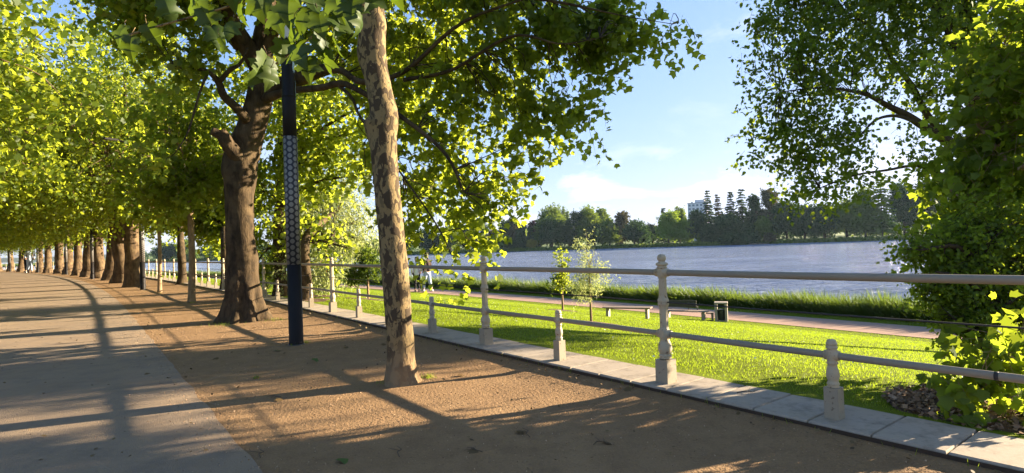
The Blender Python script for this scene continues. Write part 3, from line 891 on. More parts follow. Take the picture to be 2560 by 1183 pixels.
# ---- the old dark plane
def old_plane():
    base = hit(612, 806); d = 13.75
    root = empty('plane_tree', (base.x, base.y, 0), 0, 'massive old plane tree with dark bark, sawn limb stub and flared roots', 'tree')
    inv = Matrix.Translation(root.location).inverted()
    L_ = lambda L: [tuple(inv @ Vector(q[:3])) + (q[3],) for q in L]
    pts = [(613, 812, .52), (611, 770, .46), (609, 730, .425), (606, 690, .405), (601, 600, .375), (598, 500, .38), (603, 430, .43), (610, 380, .43), (625, 330, .40), (640, 280, .37), (652, 230, .35), (655, 190, .33), (652, 150, .28)]
    path = [inv @ W(x, y, d) for x, y, r in pts]; path[0].z = -.08
    V, F = bark_tube(path, [r * .84 for *_, r in pts], 64, 150, .12, 2.6, .62, .55, 7, 2.2,
                     bumps=((.55, 0.0, .22, .05), (.50, .25, .16, .03), (.30, 3.1, .10, .05), (.62, -.4, .12, .04)))
    mb = MB().add(V, F, True)
    limbs = [
        L_([wp(650, 165, 13.75, .26), wp(610, 105, 13.4, .2), wp(575, 40, 13, .17), wp(545, -60, 12.4, .14), wp(450, -250, 12, .08)]),
        L_([wp(600, 120, 13.5, .12), wp(560, 75, 13.2, .12), wp(535, 50, 13, .1), wp(480, -20, 12.6, .07), wp(380, -120, 12, .04)]),
        L_([wp(652, 165, 13.75, .28), wp(660, 90, 13.8, .23), wp(672, 20, 14, .21), wp(690, -80, 14.2, .18), wp(720, -320, 14.5, .1)]),
        L_([wp(655, 160, 13.7, .16), wp(680, 90, 13.5, .14), wp(705, 20, 13.2, .12), wp(740, -80, 13, .1), wp(850, -250, 12.5, .06)]),
        L_([wp(660, 235, 13.7, .2), wp(705, 210, 13.5, .17), wp(760, 190, 13.2, .2), wp(790, 178, 13, .17), wp(850, 175, 12.6, .08), wp(905, 205, 12.2, .065), wp(1010, 180, 11.8, .05), wp(1150, 60, 11.2, .035), wp(1330, -10, 10.6, .02)]),
        L_([wp(655, 250, 13.65, .13), wp(720, 228, 13.2, .085), wp(800, 220, 12.6, .075), wp(850, 208, 12.2, .07), wp(900, 228, 11.9, .06), wp(1000, 290, 11.5, .05), wp(1110, 380, 11.1, .035), wp(1160, 480, 10.9, .02)]),
        L_([wp(845, 212, 12.25, .04), wp(880, 245, 12, .032), wp(905, 300, 11.8, .026), wp(1000, 430, 11.2, .02), wp(1090, 560, 10.8, .015), wp(1130, 640, 10.6, .008)]),
        L_([wp(1010, 200, 11.8, .045), wp(1130, 175, 11.3, .035), wp(1280, 90, 10.8, .028), wp(1400, 110, 10.4, .015), wp(1500, 95, 10.2, .008)]),
        L_([wp(700, -60, 14, .14), wp(850, -90, 13, .1), wp(1050, -60, 12, .07), wp(1250, -20, 11, .045), wp(1420, 10, 10.3, .025), wp(1560, 40, 9.8, .01), wp(1680, 60, 9.6, .005)]),
        L_([wp(618, 300, 13.5, .13), wp(590, 268, 13.2, .1), wp(560, 240, 13, .09), wp(545, 205, 12.9, .075), wp(520, 180, 12.7, .05), wp(480, 170, 12.6, .03), wp(440, 172, 12.5, .015)]),
        L_([wp(548, 205, 12.9, .06), wp(575, 175, 12.7, .05), wp(600, 160, 12.6, .035), wp(620, 120, 12.5, .02)]),
        L_([wp(520, 180, 12.7, .03), wp(500, 230, 12.3, .025), wp(470, 330, 12, .018), wp(440, 380, 11.8, .01)]),
    ]
    limb_tubes(mb, limbs, 12)
    mb.build('trunk', M['bark_old'], root)
    # sawn-off limb, flat pale end turned to the right front
    st = MB()
    P = [inv @ Vector(wp(606, 400, 13.6, 0)[:3]), inv @ Vector(wp(578, 372, 13.35, 0)[:3]), inv @ Vector(wp(562, 348, 13.2, 0)[:3]), inv @ Vector(wp(550, 326, 13.12, 0)[:3])]
    V, F = bark_tube(P, [.2, .17, .15, .12], 20, 24, .12, 4)
    st.add(V, F, True)
    V, F = bark_tube([inv @ Vector(wp(570, 345, 13.2, 0)[:3]), inv @ Vector(wp(548, 336, 13.1, 0)[:3]), inv @ Vector(wp(528, 328, 13.0, 0)[:3])], [.11, .11, .085], 16, 16, .25, 5)
    st.add(V, F, True)
    st.build('limb_stub', M['bark_old'], root)
    bl = [(1050, 90, 11.6, 1.5), (1190, 60, 11.2, 1.4), (1320, 40, 10.7, 1.2), (1410, 90, 10.5, .85), (1455, 30, 10.4, .6), (1470, 150, 10.4, .38), (1250, 210, 11, 1.0), (1380, 220, 10.8, .75), (1440, 250, 10.5, .45), (1100, 270, 11.2, 1.2),
          (1240, 340, 10.9, .8), (1340, 310, 10.7, .55), (1450, 322, 10.5, .16), (1395, 290, 10.5, .28), (1300, 420, 10.7, .5), (1335, 470, 10.6, .22), (1120, 430, 10.9, 1.0), (1230, 470, 10.8, .55), (1040, 540, 11, .75), (1150, 540, 10.8, .6), (1245, 545, 10.7, .32), (1210, 600, 10.6, .33),
          (1110, 630, 10.7, .4), (1180, 655, 10.6, .28), (1150, 700, 10.5, .3), (1195, 722, 10.4, .15), (1010, 400, 11.3, 1.0), (1000, 200, 11.8, 1.3), 
          (1500, 100, 10.1, .36), (1560, 60, 9.9, .24), (1640, 62, 9.6, .2), (1680, 70, 9.6, .13), (1530, 30, 10, .3), (1600, 40, 9.8, .1),
          (1100, -200, 12, 2.2), (1300, -150, 11, 1.4), (850, -200, 12.8, 2.2), (600, -300, 13, 2.8), (400, -200, 12, 2.2), (750, -500, 13.5, 3), (1000, -450, 13, 2.5), (480, -20, 12.4, 1.0), (420, 50, 13, .9), (370, 110, 13.5, .6), (330, 20, 13, .9), (380, -60, 12, 1.0),
          (820, 60, 13.5, 1.0), (1000, 300, 15.5, 1.0), (1100, 150, 16, 1.1), (1060, 460, 16, .9), (980, 100, 16, 1.1), (900, 130, 13.5, .8), (450, 150, 12.5, .5), (440, 380, 11.8, .5)]
    bl = [(x, y, d * (1.13 if x > 940 and d < 14 else 1), r * (1.05 if x > 940 else 1)) for x, y, d, r in bl]
    blobs = [tuple(inv @ W(x, y, dd)) + (r, r, r * .85, 5.0 if 1490 < x < 1700 else 1.0) for x, y, dd, r in bl]
    finish_tree(root, None, None, blobs, 1350, 4, 8, .44, .15, LEAF_PLANE, M['leaf_plane'], limbs, 31, droop=.55, br_frac=.55, br_r=.016, twig_frac=.35, twig_r=.0045, maxd=2.6, spread=.45)
old_plane()

# ---- avenue trees, three grown forms copied along the row
def plane_form(seed, r=.47, clear=4.2, h=17.0, leaf='leaf_plane', lean=0.0):
    rg = random.Random(seed); root = empty('plane_tree', (0, 0, 0))
    pts = [(0, 0, -.1), (.02, 0, .5), (.05 + lean * .1, .03, 1.5), (lean * .3, .06, 3.0), (lean * .5, .02, clear), (lean * .6, 0, clear + 1.6), (lean * .7, .1, clear + 4), (lean * .7, .2, h * .75)]
    rr = [r * 1.15, r * 1.05, r * .95, r * .9, r * .92, r * .6, r * .4, r * .12]
    V, F = bark_tube(pts, rr, 28, 60, .16, 1.8, .55, .4, 6, seed * 1.7, bumps=((.22, rg.uniform(0, 6), .2, .05), (.35, rg.uniform(0, 6), .25, .05), (.12, rg.uniform(0, 6), .2, .04)))
    mb = MB().add(V, F, True); limbs = []
    for i in range(7):
        t = i * 2 * math.pi / 7 + rg.uniform(-.3, .3); z0 = clear + rg.uniform(-.2, 3.5); L = rg.uniform(3.6, 5.2)
        c, s = math.cos(t), math.sin(t)
        limbs.append([(0, 0, z0, r * .4), (c * L * .3, s * L * .3, z0 + 1.2, r * .28), (c * L * .7, s * L * .7, z0 + 2.2, r * .17), (c * L, s * L, z0 + 2.4, r * .06)])
    limb_tubes(mb, limbs, 8)
    blobs = [(0, 0, h - 4, 3.6, 3.6, 3.8, 1), (0, 0, h * .55, 3.2, 3.2, 3, .5)]
    for i in range(6):
        t = i * math.pi / 3 + rg.uniform(-.3, .3); q = rg.uniform(3.2, 4.2)
        blobs.append((math.cos(t) * q, math.sin(t) * q, rg.uniform(8.2, 11), 2.7, 2.7, 2.4, 1))
    for i in range(9):
        t = i * 2 * math.pi / 9 + rg.uniform(-.25, .25); q = rg.uniform(3.4, 5.2)
        blobs.append((math.cos(t) * q, math.sin(t) * q, rg.uniform(5.4, 6.6), 1.9, 1.9, rg.uniform(1.3, 1.8), 1.4))
    finish_tree(root, mb, M['bark_row'], blobs, 860, 5, 9, .8, .165, LEAF_MID, M[leaf], limbs, seed, br_frac=.35, br_r=.03, twig_frac=.12, twig_r=.009, shell=.42, spread=.6)
    return root

def sapling(seed, r, h, label):
    rg = random.Random(seed)
    root = empty('plane_tree', (0, 0, 0), 0, label, 'tree', 'young plane trees on the dirt strip')
    pts = [(0, 0, -.05), (.02, 0, .5), (.05, .02, 1.6), (.02, .05, 2.8), (.06, 0, 4.2), (.1, .1, h)]
    V, F = bark_tube(pts, [r * 1.1, r, r * .9, r * .85, r * .7, r * .3], 20, 40, .08, 4, .25, .12, 5, seed)
    mb = MB().add(V, F, True)
    limbs = []
    for i in range(6):
        t = i * 1.05 + rg.uniform(-.3, .3); z0 = rg.uniform(2.9, h - .6); L = rg.uniform(1.0, 2.0)
        limbs.append([(0.05, 0, z0, r * .4), (math.cos(t) * L * .5, math.sin(t) * L * .5, z0 + .5, r * .25), (math.cos(t) * L, math.sin(t) * L, z0 + .7, r * .1)])
    limb_tubes(mb, limbs, 7)
    blobs = [(0, 0, h, 1.5, 1.5, 1.8), (.9, .2, 4.4, 1.1, 1.1, 1.0), (-.9, .3, 4.2, 1.1, 1.1, 1.0), (.1, -1, 4.0, 1.0, 1.0, .9), (.2, .9, 4.6, 1.1, 1.1, 1)]
    finish_tree(root, mb, M['bark_thin'], blobs, 170, 5, 8, .5, .17, LEAF_MID, M['leaf_plane'], limbs, seed, br_frac=.6, br_r=.014, twig_frac=.2, twig_r=.005)
    return root
s1 = sapling(3, .115, 6.2, 'young plane tree with thin brown stem just left of the massive dark trunk')
q = hit(479, 755); s1.location = (q.x, q.y, 0)
s2 = sapling(8, .085, 5.6, 'very slim pale sapling between the second lamp post and a brown stemmed young tree')
q = hit(399, 731); s2.location = (q.x, q.y, 0)

FORMS = [plane_form(41, .41, 3.8, 17), plane_form(52, .44, 4.2, 18, lean=-.7), plane_form(63, .37, 3.6, 16, lean=.6)]
ORD = ['first', 'second', 'third', 'fourth', 'fifth', 'sixth', 'seventh', 'eighth', 'ninth', 'tenth', 'eleventh', 'twelfth', 'thirteenth', 'fourteenth', 'fifteenth', 'sixteenth', 'seventeenth', 'eighteenth', 'nineteenth']
row_a = [33.9, 41.2, 48.4, 55.4, 62.4, 69.6, 77.5, 85.5, 93.5, 101.5, 109.5, 118, 127, 136.5, 147]
used = [False] * 3
def put_plane(i, f, q, rz, sc, label, group):
    if not used[f]:
        o = FORMS[f]; used[f] = True
        o.location = q; o.rotation_euler = (0, 0, rz); o.scale = (sc, sc, sc); tag(o, label, 'tree', group)
    else:
        o = copy_thing(FORMS[f], q, rz, sc, label, group)
        o['category'] = 'tree'
    return o
rg = random.Random(9)
for i, a in enumerate(row_a):
    lab = 'thick plane tree in the avenue row, %s big trunk beyond the second lamp post' % ORD[i]
    put_plane(i, i % 3, R(a, -2.35 + rg.uniform(-.15, .15), 0), rg.uniform(0, 6.28), rg.uniform(.93, 1.08), lab, 'plane trees of the avenue row')
left_a = [17, 25, 33, 42, 51, 61, 72, 84, 97, 112, 128]
for i, a in enumerate(left_a):
    lab = 'plane tree left of the asphalt path, %s crown counted from the picture edge' % ORD[i]
    put_plane(i, (i + 1) % 3, R(a, -11.2 + rg.uniform(-.4, .4), 0), rg.uniform(0, 6.28), rg.uniform(.95, 1.1), lab, 'plane trees left of the path')

# ---- overhanging tree whose trunk stands beside the viewer; its lowest branch hangs into the picture
def overhang():
    base = Vector((3.4, -1.6, 0))
    root = empty('plane_tree', base, 0, 'overhanging plane tree whose large near leaves droop across the lamp post top', 'tree')
    inv = Matrix.Translation(base).inverted()
    V, F = bark_tube([(0, 0, -.1), (0, 0, .6), (.02, .05, 2), (0, 0, 3.6), (-.1, .1, 5), (-.3, .3, 7)], [.36, .31, .28, .27, .2, .1], 24, 40, .1, 3, .4, .3, 6, 1)
    mb = MB().add(V, F, True)
    L_ = lambda L: [tuple(inv @ Vector(q[:3])) + (q[3],) for q in L]
    t0 = (0, 0, 3.4, .1)
    limbs = [[t0, (-.8, .7, 4.0, .06)] + L_([wp(1250, -260, 2.7, .022), wp(1010, -70, 2.85, .012), wp(900, 20, 2.95, .009), wp(830, 60, 3.0, .007), wp(755, 110, 3.05, .006), wp(690, 160, 3.1, .004)]),
             L_([wp(1010, -70, 2.85, .012), wp(850, -60, 3.0, .009), wp(680, -20, 3.2, .007), wp(560, 20, 3.3, .006), wp(470, 45, 3.4, .005), wp(380, 70, 3.5, .004), wp(300, 95, 3.6, .003)]),
             [(0, 0, 4.2, .1), (-.9, -.3, 5.4, .06), (-2, -.5, 6.2, .03)], [(0, 0, 4.6, .1), (.8, .4, 5.8, .06), (1.8, .9, 6.5, .03)], [(0, .1, 5, .1), (-.4, 1, 6.4, .06), (-.9, 2, 7, .03)]]
    limb_tubes(mb, limbs, 8)
    # big hanging leaves, each set on its own stalk
    rng = np.random.default_rng(4)
    spec = [(655, 172, 3.1, .20), (678, 190, 3.12, .13), (632, 195, 3.13, .12), (725, 85, 3.02, .19), (745, 130, 3.0, .17), (795, 120, 3.0, .16), (835, 105, 2.98, .16), (770, 165, 3.03, .14), (815, 150, 3.0, .15), (705, 125, 3.06, .14),
            (760, 40, 3, .17), (800, 55, 2.98, .15), (850, 60, 2.95, .15), (880, 20, 2.92, .17), (905, 60, 2.92, .13), (840, 10, 2.95, .16), (720, 20, 3.05, .18), (690, 45, 3.08, .15), (780, 0, 3, .17), (930, -5, 2.9, .16),
            (640, 10, 3.2, .16), (600, 25, 3.25, .15), (555, 20, 3.3, .17), (520, 45, 3.32, .16), (495, 55, 3.35, .17), (480, 20, 3.35, .15), (540, 85, 3.32, .15), (510, 110, 3.33, .14), (575, 70, 3.28, .13), (560, 110, 3.3, .12),
            (450, 60, 3.4, .14), (420, 20, 3.45, .16), (380, 85, 3.5, .15), (350, 110, 3.53, .17), (325, 115, 3.55, .15), (300, 80, 3.58, .14), (370, 30, 3.5, .14), (270, 110, 3.62, .13), (290, 140, 3.6, .12),
            (250, 185, 3.6, .12), (1560, 78, 4.2, .075), (1500, 85, 4.2, .08), (660, -30, 3.1, .2), (740, -40, 3, .2), (850, -50, 2.9, .2), (580, -20, 3.2, .18), (500, -20, 3.3, .18), (980, -30, 2.85, .17), (1040, -60, 2.8, .17)]
    spec = [(x, y, d, s_ * .8) for x, y, d, s_ in spec if x < 1100 and (x > 560 or int(x) % 20 < 10)]
    Vs = []; Fs = []; nv = 0; stalk = mb
    half = np.array([(0, .02), (.10, -.03), (.24, -.09), (.40, -.08), (.40, .03), (.50, .12), (.42, .21), (.39, .30), (.47, .37), (.58, .45), (.70, .55), (.56, .60), (.50, .68), (.40, .67), (.33, .68), (.31, .79), (.22, .85), (.15, .97), (0, 1.14)])
    for (x, y, d, s) in spec:
        c = np.array(inv @ W(x, y, d))
        tip = np.array([rng.normal() * .35, -.25 + rng.normal() * .35, -1.0]); tip /= np.linalg.norm(tip)
        n = np.array([rng.normal() * .55, -.7 + rng.normal() * .4, .35 + rng.normal() * .35]); n -= tip * (n @ tip); n /= np.linalg.norm(n)
        b = np.cross(tip, n)
        curl = rng.uniform(.25, .8); fold = rng.uniform(.1, .6); ph = rng.uniform(0, 6)
        p0 = c - tip * s * .45
        # two halves folded at the midrib, subdivided towards it
        for sg in (-1, 1):
            ring = []
            for (hx, hy) in half:
                for f in (0.0, .5, 1.0):
                    xx = sg * hx * f
                    zz = fold * abs(xx) - curl * (hy - .2) ** 2 * (1 if hy > .2 else 0) - 1.3 * curl * xx * xx + .05 * math.sin(9 * hy + 3 * xx + ph) * abs(xx) * 2
                    ring.append(p0 + s * (xx * b + hy * tip + zz * n))
            m = len(half)
            for i in range(m - 1):
                for j in range(2):
                    q = (i * 3 + j, i * 3 + j + 1, (i + 1) * 3 + j + 1, (i + 1) * 3 + j)
                    Fs.append([nv + t for t in (q if sg > 0 else q[::-1])])
            Vs += ring; nv += len(ring)
        st0 = p0 - tip * s * .35 + np.array([rng.normal() * .02, 0, .02])
        stalk.tube([st0, (st0 + p0) / 2 + n * .01, p0], [.0022, .0018, .0016], 5)
    me = bpy.data.meshes.new('foliage'); me.from_pydata([tuple(v) for v in Vs], [], Fs)
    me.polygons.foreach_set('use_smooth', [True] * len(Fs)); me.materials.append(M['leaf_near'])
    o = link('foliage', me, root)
    mb.build('trunk', M['bark_young'], root)
    blobs = [(-2, -.4, 6.4, 1.4, 1.4, 1.0), (1.6, .6, 6.6, 1.4, 1.4, 1), (-.8, 2, 7.2, 1.5, 1.5, 1), (0, 0, 8, 2, 2, 1.5)]
    finish_tree(root, None, None, blobs, 200, 5, 8, .5, .19, LEAF_PLANE, M['leaf_plane'], limbs[2:], 77, br_frac=.6)
overhang()

# ------------------------------------------------------------------ right hand trees on the lawn
def right_big():
    d0 = 15.4
    g = W(2520, 860, d0); a, p = AP(g.x, g.y); gz = zt(p)
    base = Vector((g.x, g.y, gz))
    root = empty('lawn_tree', base, 0, 'large dark small-leaved tree leaning over the water at the right edge', 'tree')
    inv = Matrix.Translation(base).inverted()
    L_ = lambda L: [tuple(inv @ Vector(q[:3])) + (q[3],) for q in L]
    trunk = [(2520, 860, .3), (2505, 700, .26), (2475, 540, .24), (2455, 420, .22), (2435, 250, .19), (2415, 60, .17), (2400, -150, .12), (2390, -400, .06)]
    path = [inv @ W(x, y, d0) for x, y, r in trunk]; path[0].z = -.15
    V, F = bark_tube(path, [r for *_, r in trunk], 20, 60, .1, 3, .4, .3, 5, .3)
    mb = MB().add(V, F, True)
    limbs = [
        L_([wp(2462, 450, 15.4, .17), wp(2400, 380, 15.1, .13), wp(2330, 330, 14.7, .11), wp(2270, 290, 14.2, .09), wp(2220, 265, 14.1, .07), wp(2160, 235, 13.9, .05), wp(2060, 220, 13.6, .025), wp(1950, 230, 13.4, .012)]),
        L_([wp(2400, 380, 15.1, .1), wp(2320, 290, 15.0, .085), wp(2280, 215, 14.9, .07), wp(2230, 150, 14.8, .055), wp(2190, 80, 14.7, .035), wp(2100, 20, 14.2, .015)]),
        L_([wp(2300, 310, 14.3, .05), wp(2240, 290, 14.0, .04), wp(2190, 300, 13.6, .03), wp(2150, 340, 13.4, .02)]),
        L_([wp(2440, 500, 15.0, .07), wp(2360, 440, 14.2, .05), wp(2290, 415, 14.1, .04), wp(2220, 425, 13.9, .03), wp(2130, 440, 13.6, .025), wp(2050, 470, 13.5, .012)]),
        L_([wp(2420, 100, 15.4, .12), wp(2300, -20, 15.0, .08), wp(2150, -120, 14.2, .04)]),
        L_([wp(2430, 260, 15.4, .12), wp(2520, 150, 15.7, .1), wp(2640, 40, 16.0, .06)]),
        L_([wp(2440, 330, 15.4, .12), wp(2420, 200, 14.8, .09), wp(2370, 80, 14.2, .07), wp(2330, -60, 14.1, .05)]),
        ]
    limb_tubes(mb, limbs, 9)
    bl = [(2000, 60, 12.8, .9), (1930, 60, 12.6, .45), (1960, 140, 12.5, .6), (1890, 150, 12.4, .28), (2080, 110, 12.8, .9), (1960, 260, 12.4, .6), (1905, 260, 12.3, .3), (2060, 210, 12.6, .75), (1980, 340, 12.3, .6), (1890, 360, 12.2, .3), (2070, 330, 12.4, .7), (2010, 410, 12.3, .55), (1960, 400, 12.2, .35),
          (2120, 390, 12.4, .55), (2050, 470, 12.2, .42), (1985, 490, 12.2, .2), (2120, 490, 12.2, .42), (2120, 525, 12.1, .15), (2180, 440, 12.2, .3), (2200, 180, 12.8, .9), (2300, 80, 13, 1.1), (2180, 20, 13, 1.1), (2100, -80, 13.2, 1.5), (1980, -60, 12.8, .9), (2300, -150, 13.5, 1.8), (2430, 120, 13.6, 1.0), (2350, 230, 13.4, .7),
          (2300, 360, 12.9, .35), (2380, 430, 12.9, .5), (2560, 330, 13.2, .8), (2600, 250, 13.8, 1.3), (2500, 300, 14.2, .8), (2600, 20, 14, 1.6), (2650, 190, 13.6, 1.3), (2500, -250, 14, 2.2), (2750, 200, 14, 2), (2650, -150, 13.5, 1.6), (2450, -60, 13.5, 1.5), (2250, -120, 13, 1.4)]
    KS = 1.1
    bl = [(x, y, d * KS, r * KS) for x, y, d, r in bl]
    blobs = [tuple(inv @ W(x, y, dd)) + (r, r, r * .9, 1.0) for x, y, dd, r in bl]
    for x, y, z, r in ((12, 10.5, 4.8, .9), (13, 10.1, 5.0, .9), (11.6, 10.0, 4.7, .8), (12.6, 11.2, 5.2, .6), (13.8, 9.9, 5.4, .9), (13.2, 11.0, 5.9, .7)):  # clumps added out of view to shade the near-left asphalt
        blobs.append(tuple(inv @ Vector((x, y, z))) + (r, r, r * .8, 1.3))
    finish_tree(root, mb, M['bark_dark'], blobs, 1750, 5, 8, .36, .11, LEAF_OVAL, M['leaf_dark'], limbs, 91, droop=.25, br_frac=.45, br_r=.014, twig_frac=.3, twig_r=.004, maxd=2.5, shell=.5, spread=.5)
right_big()

def right_bush():
    g = W(2490, 985, 5.55); a, p = AP(g.x, g.y); base = Vector((g.x, g.y, lawn_z(a, p) if p > 1 else zt(p)))
    root = empty('lawn_tree', base, 0, 'dense dark bushy tree with leaves down to the grass, behind the mulch bed', 'tree')
    inv = Matrix.Translation(base).inverted()
    L_ = lambda L: [tuple(inv @ Vector(q[:3])) + (q[3],) for q in L]
    V, F = bark_tube([(0, 0, -.1), (.02, 0, .3), (.05, .03, .8), (.08, .05, 1.25)], [.07, .06, .05, .02], 14, 24, .1, 4, .3, .15, 5, 1)
    mb = MB().add(V, F, True)
    limbs = [[(0, 0, .3, .04)] + L_([wp(2440, 840, 5.46, .025), wp(2390, 800, 5.34, .01)]), [(.06, 0, .8, .03)] + L_([wp(2420, 700, 5.46, .025), wp(2340, 680, 5.34, .01)]),
             [(.08, .05, 1.1, .025)] + L_([wp(2400, 620, 5.58, .025), wp(2300, 625, 5.40, .01)]), [(.05, 0, .7, .03)] + L_([wp(2520, 760, 5.46, .02), wp(2580, 720, 5.46, .01)])]
    limb_tubes(mb, limbs, 7)
    bl = [(2330, 600, 9.2, .28), (2290, 625, 9.1, .18), (2255, 628, 9.0, .08), (2380, 640, 9.2, .42), (2440, 620, 9.3, .5), (2360, 700, 9.1, .3), (2335, 730, 9.0, .16), (2410, 730, 9.1, .4), (2480, 700, 9.3, .5), (2550, 660, 9.4, .55), (2400, 800, 9, .28), (2375, 790, 9, .16), (2450, 800, 9, .4),
          (2400, 860, 8.9, .2), (2430, 890, 8.8, .22), (2480, 880, 8.9, .35), (2540, 800, 9.1, .5), (2560, 900, 8.9, .45), (2620, 720, 9.2, .7), (2640, 860, 9, .6), (2420, 560, 9.4, .35), (2520, 570, 9.5, .5), (2620, 560, 9.5, .7), (2720, 700, 9.4, .8)]
    bl = [(x, y, d * .62, r * .63) for x, y, d, r in bl if x < 2600 and y < 850]
    blobs = [tuple(inv @ W(x, y, dd)) + (r, r, r * .9) for x, y, dd, r in bl]
    finish_tree(root, mb, M['bark_dark'], blobs, 520, 5, 8,   .14, .045, LEAF_OVAL, M['leaf_right'], limbs, 92, droop=.25, br_frac=.4, br_r=.009, twig_frac=.3, twig_r=.003, maxd=1.6, spread=.5, filt=lambda P: P[:, 2] > .02)
right_bush()

def right_plane():
    g = hit(2640, 1004); base = Vector((g.x, g.y, g.z))
    root = empty('lawn_tree', base, 0, 'bright broad-leaved young plane tree rising from the mulch bed by the kerb', 'tree')
    inv = Matrix.Translation(base).inverted()
    L_ = lambda L: [tuple(inv @ Vector(q[:3])) + (q[3],) for q in L]
    V, F = bark_tube([(0, 0, -.08), (.03, .02, .5), (.12, .1, 1.4), (.2, .25, 2.6), (.35, .4, 4), (.5, .5, 5.6)], [.1, .085, .08, .07, .055, .02], 16, 40, .08, 4, .3, .1, 5, 2)
    mb = MB().add(V, F, True)
    limbs = [[(.0, 0, .5, .03)] + L_([wp(2560, 930, 4.8, .02), wp(2490, 950, 4.7, .012), wp(2430, 985, 4.6, .005)]),
             [(.05, .05, .8, .03)] + L_([wp(2560, 870, 4.9, .02), wp(2480, 885, 4.75, .01)]),
             [(.15, .2, 1.8, .04)] + L_([wp(2520, 600, 6, .03), wp(2440, 520, 6.6, .02), wp(2380, 480, 7, .008)]),
             [(.2, .25, 2.4, .04)] + L_([wp(2540, 420, 6.2, .03), wp(2460, 330, 6.8, .02), wp(2400, 260, 7.2, .008)]),
             [(.3, .35, 3.2, .04)] + L_([wp(2560, 200, 6.4, .03), wp(2500, 120, 6.8, .015)]),
             [(.1, .1, 1.2, .03)] + L_([wp(2560, 700, 5.8, .02), wp(2480, 690, 6.2, .01), wp(2420, 680, 6.6, .005)])]
    limb_tubes(mb, limbs, 7)
    bl = [(2480, 895, 4.5, .13), (2520, 905, 4.5, .16), (2470, 985, 4.45, .19), (2430, 1000, 4.6, .13), (2500, 1020, 4.6, .15), (2540, 960, 4.5, .18), (2440, 925, 4.75, .11), (2530, 880, 4.75, .15),
          (2460, 470, 7, .55), (2420, 430, 7.2, .35), (2500, 560, 6.6, .55), (2475, 430, 7.2, .4), (2490, 340, 7.3, .4), (2470, 500, 7.0, .35), (2440, 600, 6.8, .4), (2500, 350, 6.8, .5), (2440, 280, 7.2, .45), (2540, 240, 6.6, .5), (2500, 150, 6.8, .4), (2550, 80, 6.6, .45), (2560, 680, 6.2, .45), (2490, 690, 6.4, .35), (2430, 690, 6.6, .22), (2550, 450, 6.4, .5),  (2650, 300, 6.2, .8), (2650, 60, 6.2, .8), (2540, 860, 5.4, .15)]
    blobs = [tuple(inv @ W(x, y, dd)) + (r, r, r * .9, 1.7 if dd < 4.9 else 1.0) for x, y, dd, r in bl]
    finish_tree(root, mb, M['bark_thin'], blobs, 400, 3, 7, .3, .105, LEAF_PLANE, M['leaf_right'], limbs, 93, droop=.4, br_frac=.7, br_r=.008, twig_frac=.5, twig_r=.003, maxd=1.6, spread=.4)
right_plane()

# ------------------------------------------------------------------ small trees on the lawn and by the water on the left
def lawn_tree(px, py, top, label, r, h, blobs, cl, size, tpl, leaf, bark='bark_thin', seed=1, droop=.2, name='young_tree', tlen=.35, lean=(0, 0), mulch=True, group=None, up=.5):
    q = hit(px, py); dd = -(CAM_M.inverted() @ q).z
    k_ = (W(px, top, dd).z - q.z) / (max(b[2] + b[5] for b in blobs) + .1)
    root = empty(name, q, 0, label, 'tree', group, k_)
    print('lawn tree', px, round(dd, 1), round(k_, 2))
    pts = [(0, 0, -.1), (lean[0] * .2, 0, h * .25), (lean[0] * .5, .02, h * .5), (lean[0], lean[1], h)]
    V, F = bark_tube(pts, [r * 1.15, r, r * .8, r * .3], 14, 30, .1, 5, .25, .12, 5, seed)
    mb = MB().add(V, F, True)
    limbs = []
    for b in blobs:
        z0 = min(max(b[2] - .6, h * .3), h * .9)
        limbs.append([(lean[0] * z0 / h, 0, z0, r * .35), (b[0] * .5, b[1] * .5, (z0 + b[2]) / 2 + .1, r * .22), (b[0], b[1], b[2], r * .1)])
    limb_tubes(mb, limbs, 6)
    finish_tree(root, mb, M[bark], blobs, cl, 5, 8, tlen, size, tpl, M[leaf], limbs, seed, droop=droop, br_frac=.6, br_r=.008, twig_frac=.25, twig_r=.004, up=up)
    return root
lawn_tree(1407, 775, 613, 'young lawn tree with narrow upright crown, left of the pair beside the bench', .07, 3.2,
          [(0, 0, 3.4, .35, .35, .7), (.1, 0, 2.6, .5, .5, .5), (-.5, 0, 1.9, .55, .5, .35), (.2, .1, 1.9, .55, .5, .45), (0, 0, 4.0, .2, .2, .35)], 48, .12, LEAF_MID, 'leaf_plane', seed=5)
lawn_tree(1478, 805, 597, 'young silvery willow on the lawn, right of the pair beside the bench', .06, 3.2,
          [(0, 0, 3.1, .45, .45, .8), (-.4, 0, 2.6, .55, .5, .6), (.35, 0, 2.5, .45, .45, .7), (-.1, 0, 1.9, .75, .6, .5), (-.2, 0, 3.9, .25, .25, .4), (.35, 0, 3.7, .25, .25, .2), (-.5, 0, 1.45, .4, .3, .15)], 85, .14, LEAF_LONG, 'leaf_willow', seed=6, droop=.1, tlen=.45)
lawn_tree(921, 750, 612, 'small round dark green tree with pale stem, seen left of the flaking trunk', .085, 3.0,
          [(0, 0, 2.9, .9, .9, .8), (-.7, 0, 2.0, .8, .7, .55), (.6, .1, 2.2, .7, .7, .6), (-1.1, 0, 1.6, .45, .4, .3), (.1, 0, 3.5, .5, .5, .5)], 170, .13, LEAF_OVAL, 'leaf_shrub', seed=7)

